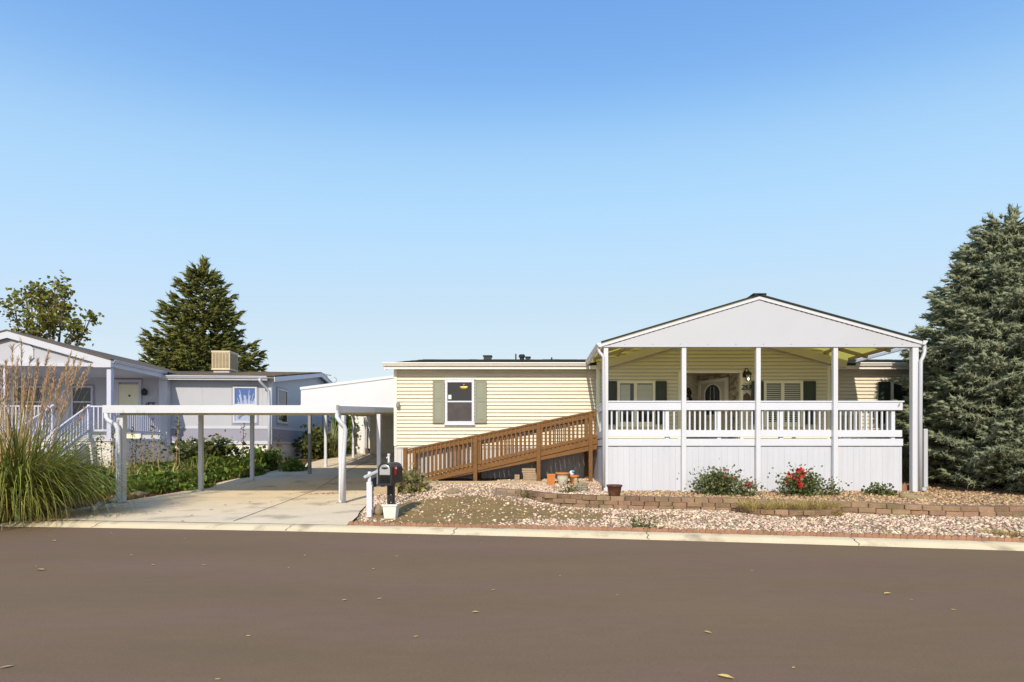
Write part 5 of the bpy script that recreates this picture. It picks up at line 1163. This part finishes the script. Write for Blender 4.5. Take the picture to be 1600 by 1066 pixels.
m = MB(); m.rock((x+.03, 14.69, tp.location.z+.36), .04, .03, .035, 4); m.build('blue_top', 'cap_blue', tp, smooth=True)
x = wx(899.5, 13.9); z = G(x, 13.9); m = MB(); m.tube([(x, 13.9, z), (x, 13.9, z+.25), (x+.01, 13.9, z+.30)], [.06, .055, .03], 10); tag(m.build('wooden_stump', 'weather_wood'), 'short pale cut branch standing in front of the terracotta pot', 'branch')
x = wx(898, 13.6); m = MB(); m.rock((x-.02, 13.6, G(x, 13.6)+.07), .07, .08, .09, 12); tag(m.build('rock', 'rock', smooth=True), 'small brown upright rock left of the stacked stone ring', 'rock')
x, Y = wx(909.5, 13.5), 13.5; z = G(x, Y); m = MB()
for r in range(4):
    for k in range(9):
        a = 2*math.pi*(k+.5*(r % 2))/9; R_ = .125-.008*r; q = Vector((x+R_*math.cos(a), Y+R_*math.sin(a), z+.028+.055*r)); u = Vector((-math.sin(a), math.cos(a), 0)); m.beam(q-u*.043, q+u*.043, .06, .05)
m.lathe((x, Y, z), [(.1, 0), (.1, .2), (.02, .205)], 14)
tag(m.build('stone_ring', 'slate', bevel=.006), 'round stacked slate ring on the gravel left of the porch corner', 'stone ring')
for k in range(6):
    Y = 15.55; x = wx(827, Y)+random.uniform(-.02, .02); z = G(x, Y)+.062*k; m = MB(); m.box(x-.19, x+.19, Y-.12, Y+.12, z, z+.056)
    tag(m.build('paver', 'paver', bevel=.005), ['lowest tan paver', 'second lowest tan paver', 'third tan paver from the ground', 'fourth tan paver from the ground', 'second highest tan paver', 'topmost tan paver'][k]+' of the stack under the ramp', 'paver', 'stacked pavers under the ramp')
for k in range(3):
    Y = 15.6; x = wx(808, Y); z = G(x, Y)+.062*k; m = MB(); m.box(x-.07, x+.07, Y-.1, Y+.1, z, z+.056)
    tag(m.build('half_paver', 'paver', bevel=.005), ['lowest', 'middle', 'topmost'][k]+' half paver in the short pile left of the paver stack', 'paver', 'half pavers under the ramp')

# dead leaves
def leaf_mesh(mb, x, y, z, s, a, cup=.35):
    v = []
    for i, (u, w) in enumerate(((-1, 0), (-.45, .32), (.2, .36), (1, 0), (.2, -.36), (-.45, -.32))):
        v.append((x+s*(u*math.cos(a)-w*math.sin(a)), y+s*(u*math.sin(a)+w*math.cos(a)), z+s*cup*(abs(w)*1.3+.25*(u*u))+.004))
    v += [(x-.45*s*math.cos(a), y-.45*s*math.sin(a), z+.004), (x+.2*s*math.cos(a), y+.2*s*math.sin(a), z+.004)]
    return mb.add(v, [(0, 6, 1), (1, 6, 7, 2), (2, 7, 3), (3, 7, 4), (4, 7, 6, 5), (5, 6, 0)])
def ground_leaf(px, py, s, lb, m_='leaf_yellow', group=None, z=0.):
    Y = (CAMZ-z)*F/(py-HY); x = wx(px, Y); mb = MB(); leaf_mesh(mb, x, Y, z+.003, s, random.uniform(-.8, .8), random.uniform(.2, .6)); o = mb.build('fallen_leaf', m_); tag(o, lb, 'leaf', group); return o
ground_leaf(1134, 1061, .055, 'large curled yellow leaf on the asphalt nearest the camera'); ground_leaf(1106, 990, .035, 'folded yellow leaf lying alone on the asphalt right of centre')
ground_leaf(1387, 929, .05, 'long pale yellow leaf on the asphalt at the right'); ground_leaf(743, 958, .035, 'single round yellow leaf on the asphalt near the centre')
ground_leaf(10, 1044, .04, 'tan leaf on the asphalt in the near left corner', 'leaf_tan'); ground_leaf(63, 892, .06, 'brown curled leaf on the asphalt at the left', 'leaf_tan'); ground_leaf(84, 846, .05, 'pale leaf on the asphalt below the ornamental grass')
for px, py in ((56, 886), (174, 833), (205, 868), (239, 884), (289, 842), (319, 832), (319, 884), (451, 888), (476, 869), (583, 890), (640, 840), (752, 849), (538, 939), (593, 937), (388, 995), (340, 1063), (620, 870), (771, 923), (1240, 1045), (1175, 893), (650, 996), (965, 931), (875, 901), (1424, 938), (1490, 954)):
    ground_leaf(px, py, random.uniform(.018, .032), 'tiny pale leaf fragment scattered on the dark asphalt', 'leaf_yellow', 'leaf fragments on the asphalt')
for px, py in ((170, 807), (250, 800), (300, 806), (330, 797), (352, 790), (390, 785), (424, 785), (440, 782), (459, 767), (478, 781), (513, 785), (200, 795), (270, 787), (400, 768), (500, 790), (285, 815)):
    x = 0; z = .09+.02*random.random()
    Y = 1.4*F/(py-HY)
    for _ in range(4): z = zdrive(Y)+.006; Y = (CAMZ-z)*F/(py-HY)
    ground_leaf(px, py, random.uniform(.03, .05), 'small brown leaf lying on the pale concrete driveway', 'leaf_litter', 'leaves on the driveway', z)
m = MB(); MYd = 15.6
for k in range(70):
    x = wx(516, MYd)+random.gauss(0, .35); y = MYd+.2*random.gauss(0, .5)+(x-wx(516, MYd))*.15; leaf_mesh(m, x, y, zdrive(y)+.006+random.uniform(0, .02), random.uniform(.025, .05), random.uniform(0, 6))
tag(m.build('leaf_drift', 'leaf_litter'), 'thin drift of brown leaves on the driveway inside the front carport post', 'leaf litter', kind='stuff')

# ------------------------------------------------------------------ camera, sun, sky
cam = bpy.data.cameras.new('camera'); co = bpy.data.objects.new('camera', cam); COL.objects.link(co); S.camera = co
co.location = (0, 0, CAMZ); co.rotation_euler = (R(90), 0, 0); cam.sensor_width = 36; cam.lens = 36*F/1600
cam.shift_x = -(CX-800)/1600; cam.shift_y = (HY-533)/1600; cam.clip_end = 3000
EL = R(34.5); d = Vector((.11, 1, -math.tan(EL))).normalized()
sun = bpy.data.lights.new('sun', 'SUN'); so = bpy.data.objects.new('sun', sun); COL.objects.link(so); so.rotation_euler = d.to_track_quat('-Z', 'Y').to_euler(); so.location = (-2, -20, 20)
sun.energy = 3.4; sun.angle = R(.5); sun.color = (1, .90, .74)
w = bpy.data.worlds.new('World'); S.world = w; w.use_nodes = True; nt = w.node_tree
sk = nt.nodes.new('ShaderNodeTexSky'); sk.sky_type = 'NISHITA'; sk.sun_disc = False; sk.sun_elevation = EL; sk.sun_rotation = math.pi+.11; sk.altitude = 1600; sk.air_density = 1.2; sk.dust_density = .6; sk.ozone_density = 1.5
bg = nt.nodes['Background']; bg.inputs['Strength'].default_value = .15
gm = nt.nodes.new('ShaderNodeGamma'); gm.inputs['Gamma'].default_value = .62; nt.links.new(sk.outputs[0], gm.inputs['Color'])
hs = nt.nodes.new('ShaderNodeHueSaturation'); hs.inputs['Saturation'].default_value = 1.38; hs.inputs['Value'].default_value = 1.62; nt.links.new(gm.outputs[0], hs.inputs['Color']); 
K = .15*2**.38
def vm(op, a, val):
    n = nt.nodes.new('ShaderNodeVectorMath'); n.operation = op; nt.links.new(a, n.inputs[0]); n.inputs['Scale'].default_value = val; return n.outputs[0]
cv = nt.nodes.new('ShaderNodeRGBCurve'); nt.links.new(vm('SCALE', hs.outputs[0], K), cv.inputs['Color']); cv.mapping.extend = 'HORIZONTAL'
for c, pts in zip(cv.mapping.curves, (((0, 0), (.18, .18), (.26, .425), (.45, .61), (1, .80)), ((0, 0), (.34, .41), (.47, .70), (.73, .79), (1, .86)), ((0, 0), (.58, .82), (.77, .985), (1, .93)))):
    for p in pts[1:-1]: c.points.new(*p)
    c.points[-1].location = pts[-1]
cv.mapping.update(); nt.links.new(vm('SCALE', cv.outputs[0], 1/K), bg.inputs['Color'])
S.view_settings.view_transform = 'Standard'; S.view_settings.look = 'None'; S.view_settings.gamma = 1; S.view_settings.exposure = .38
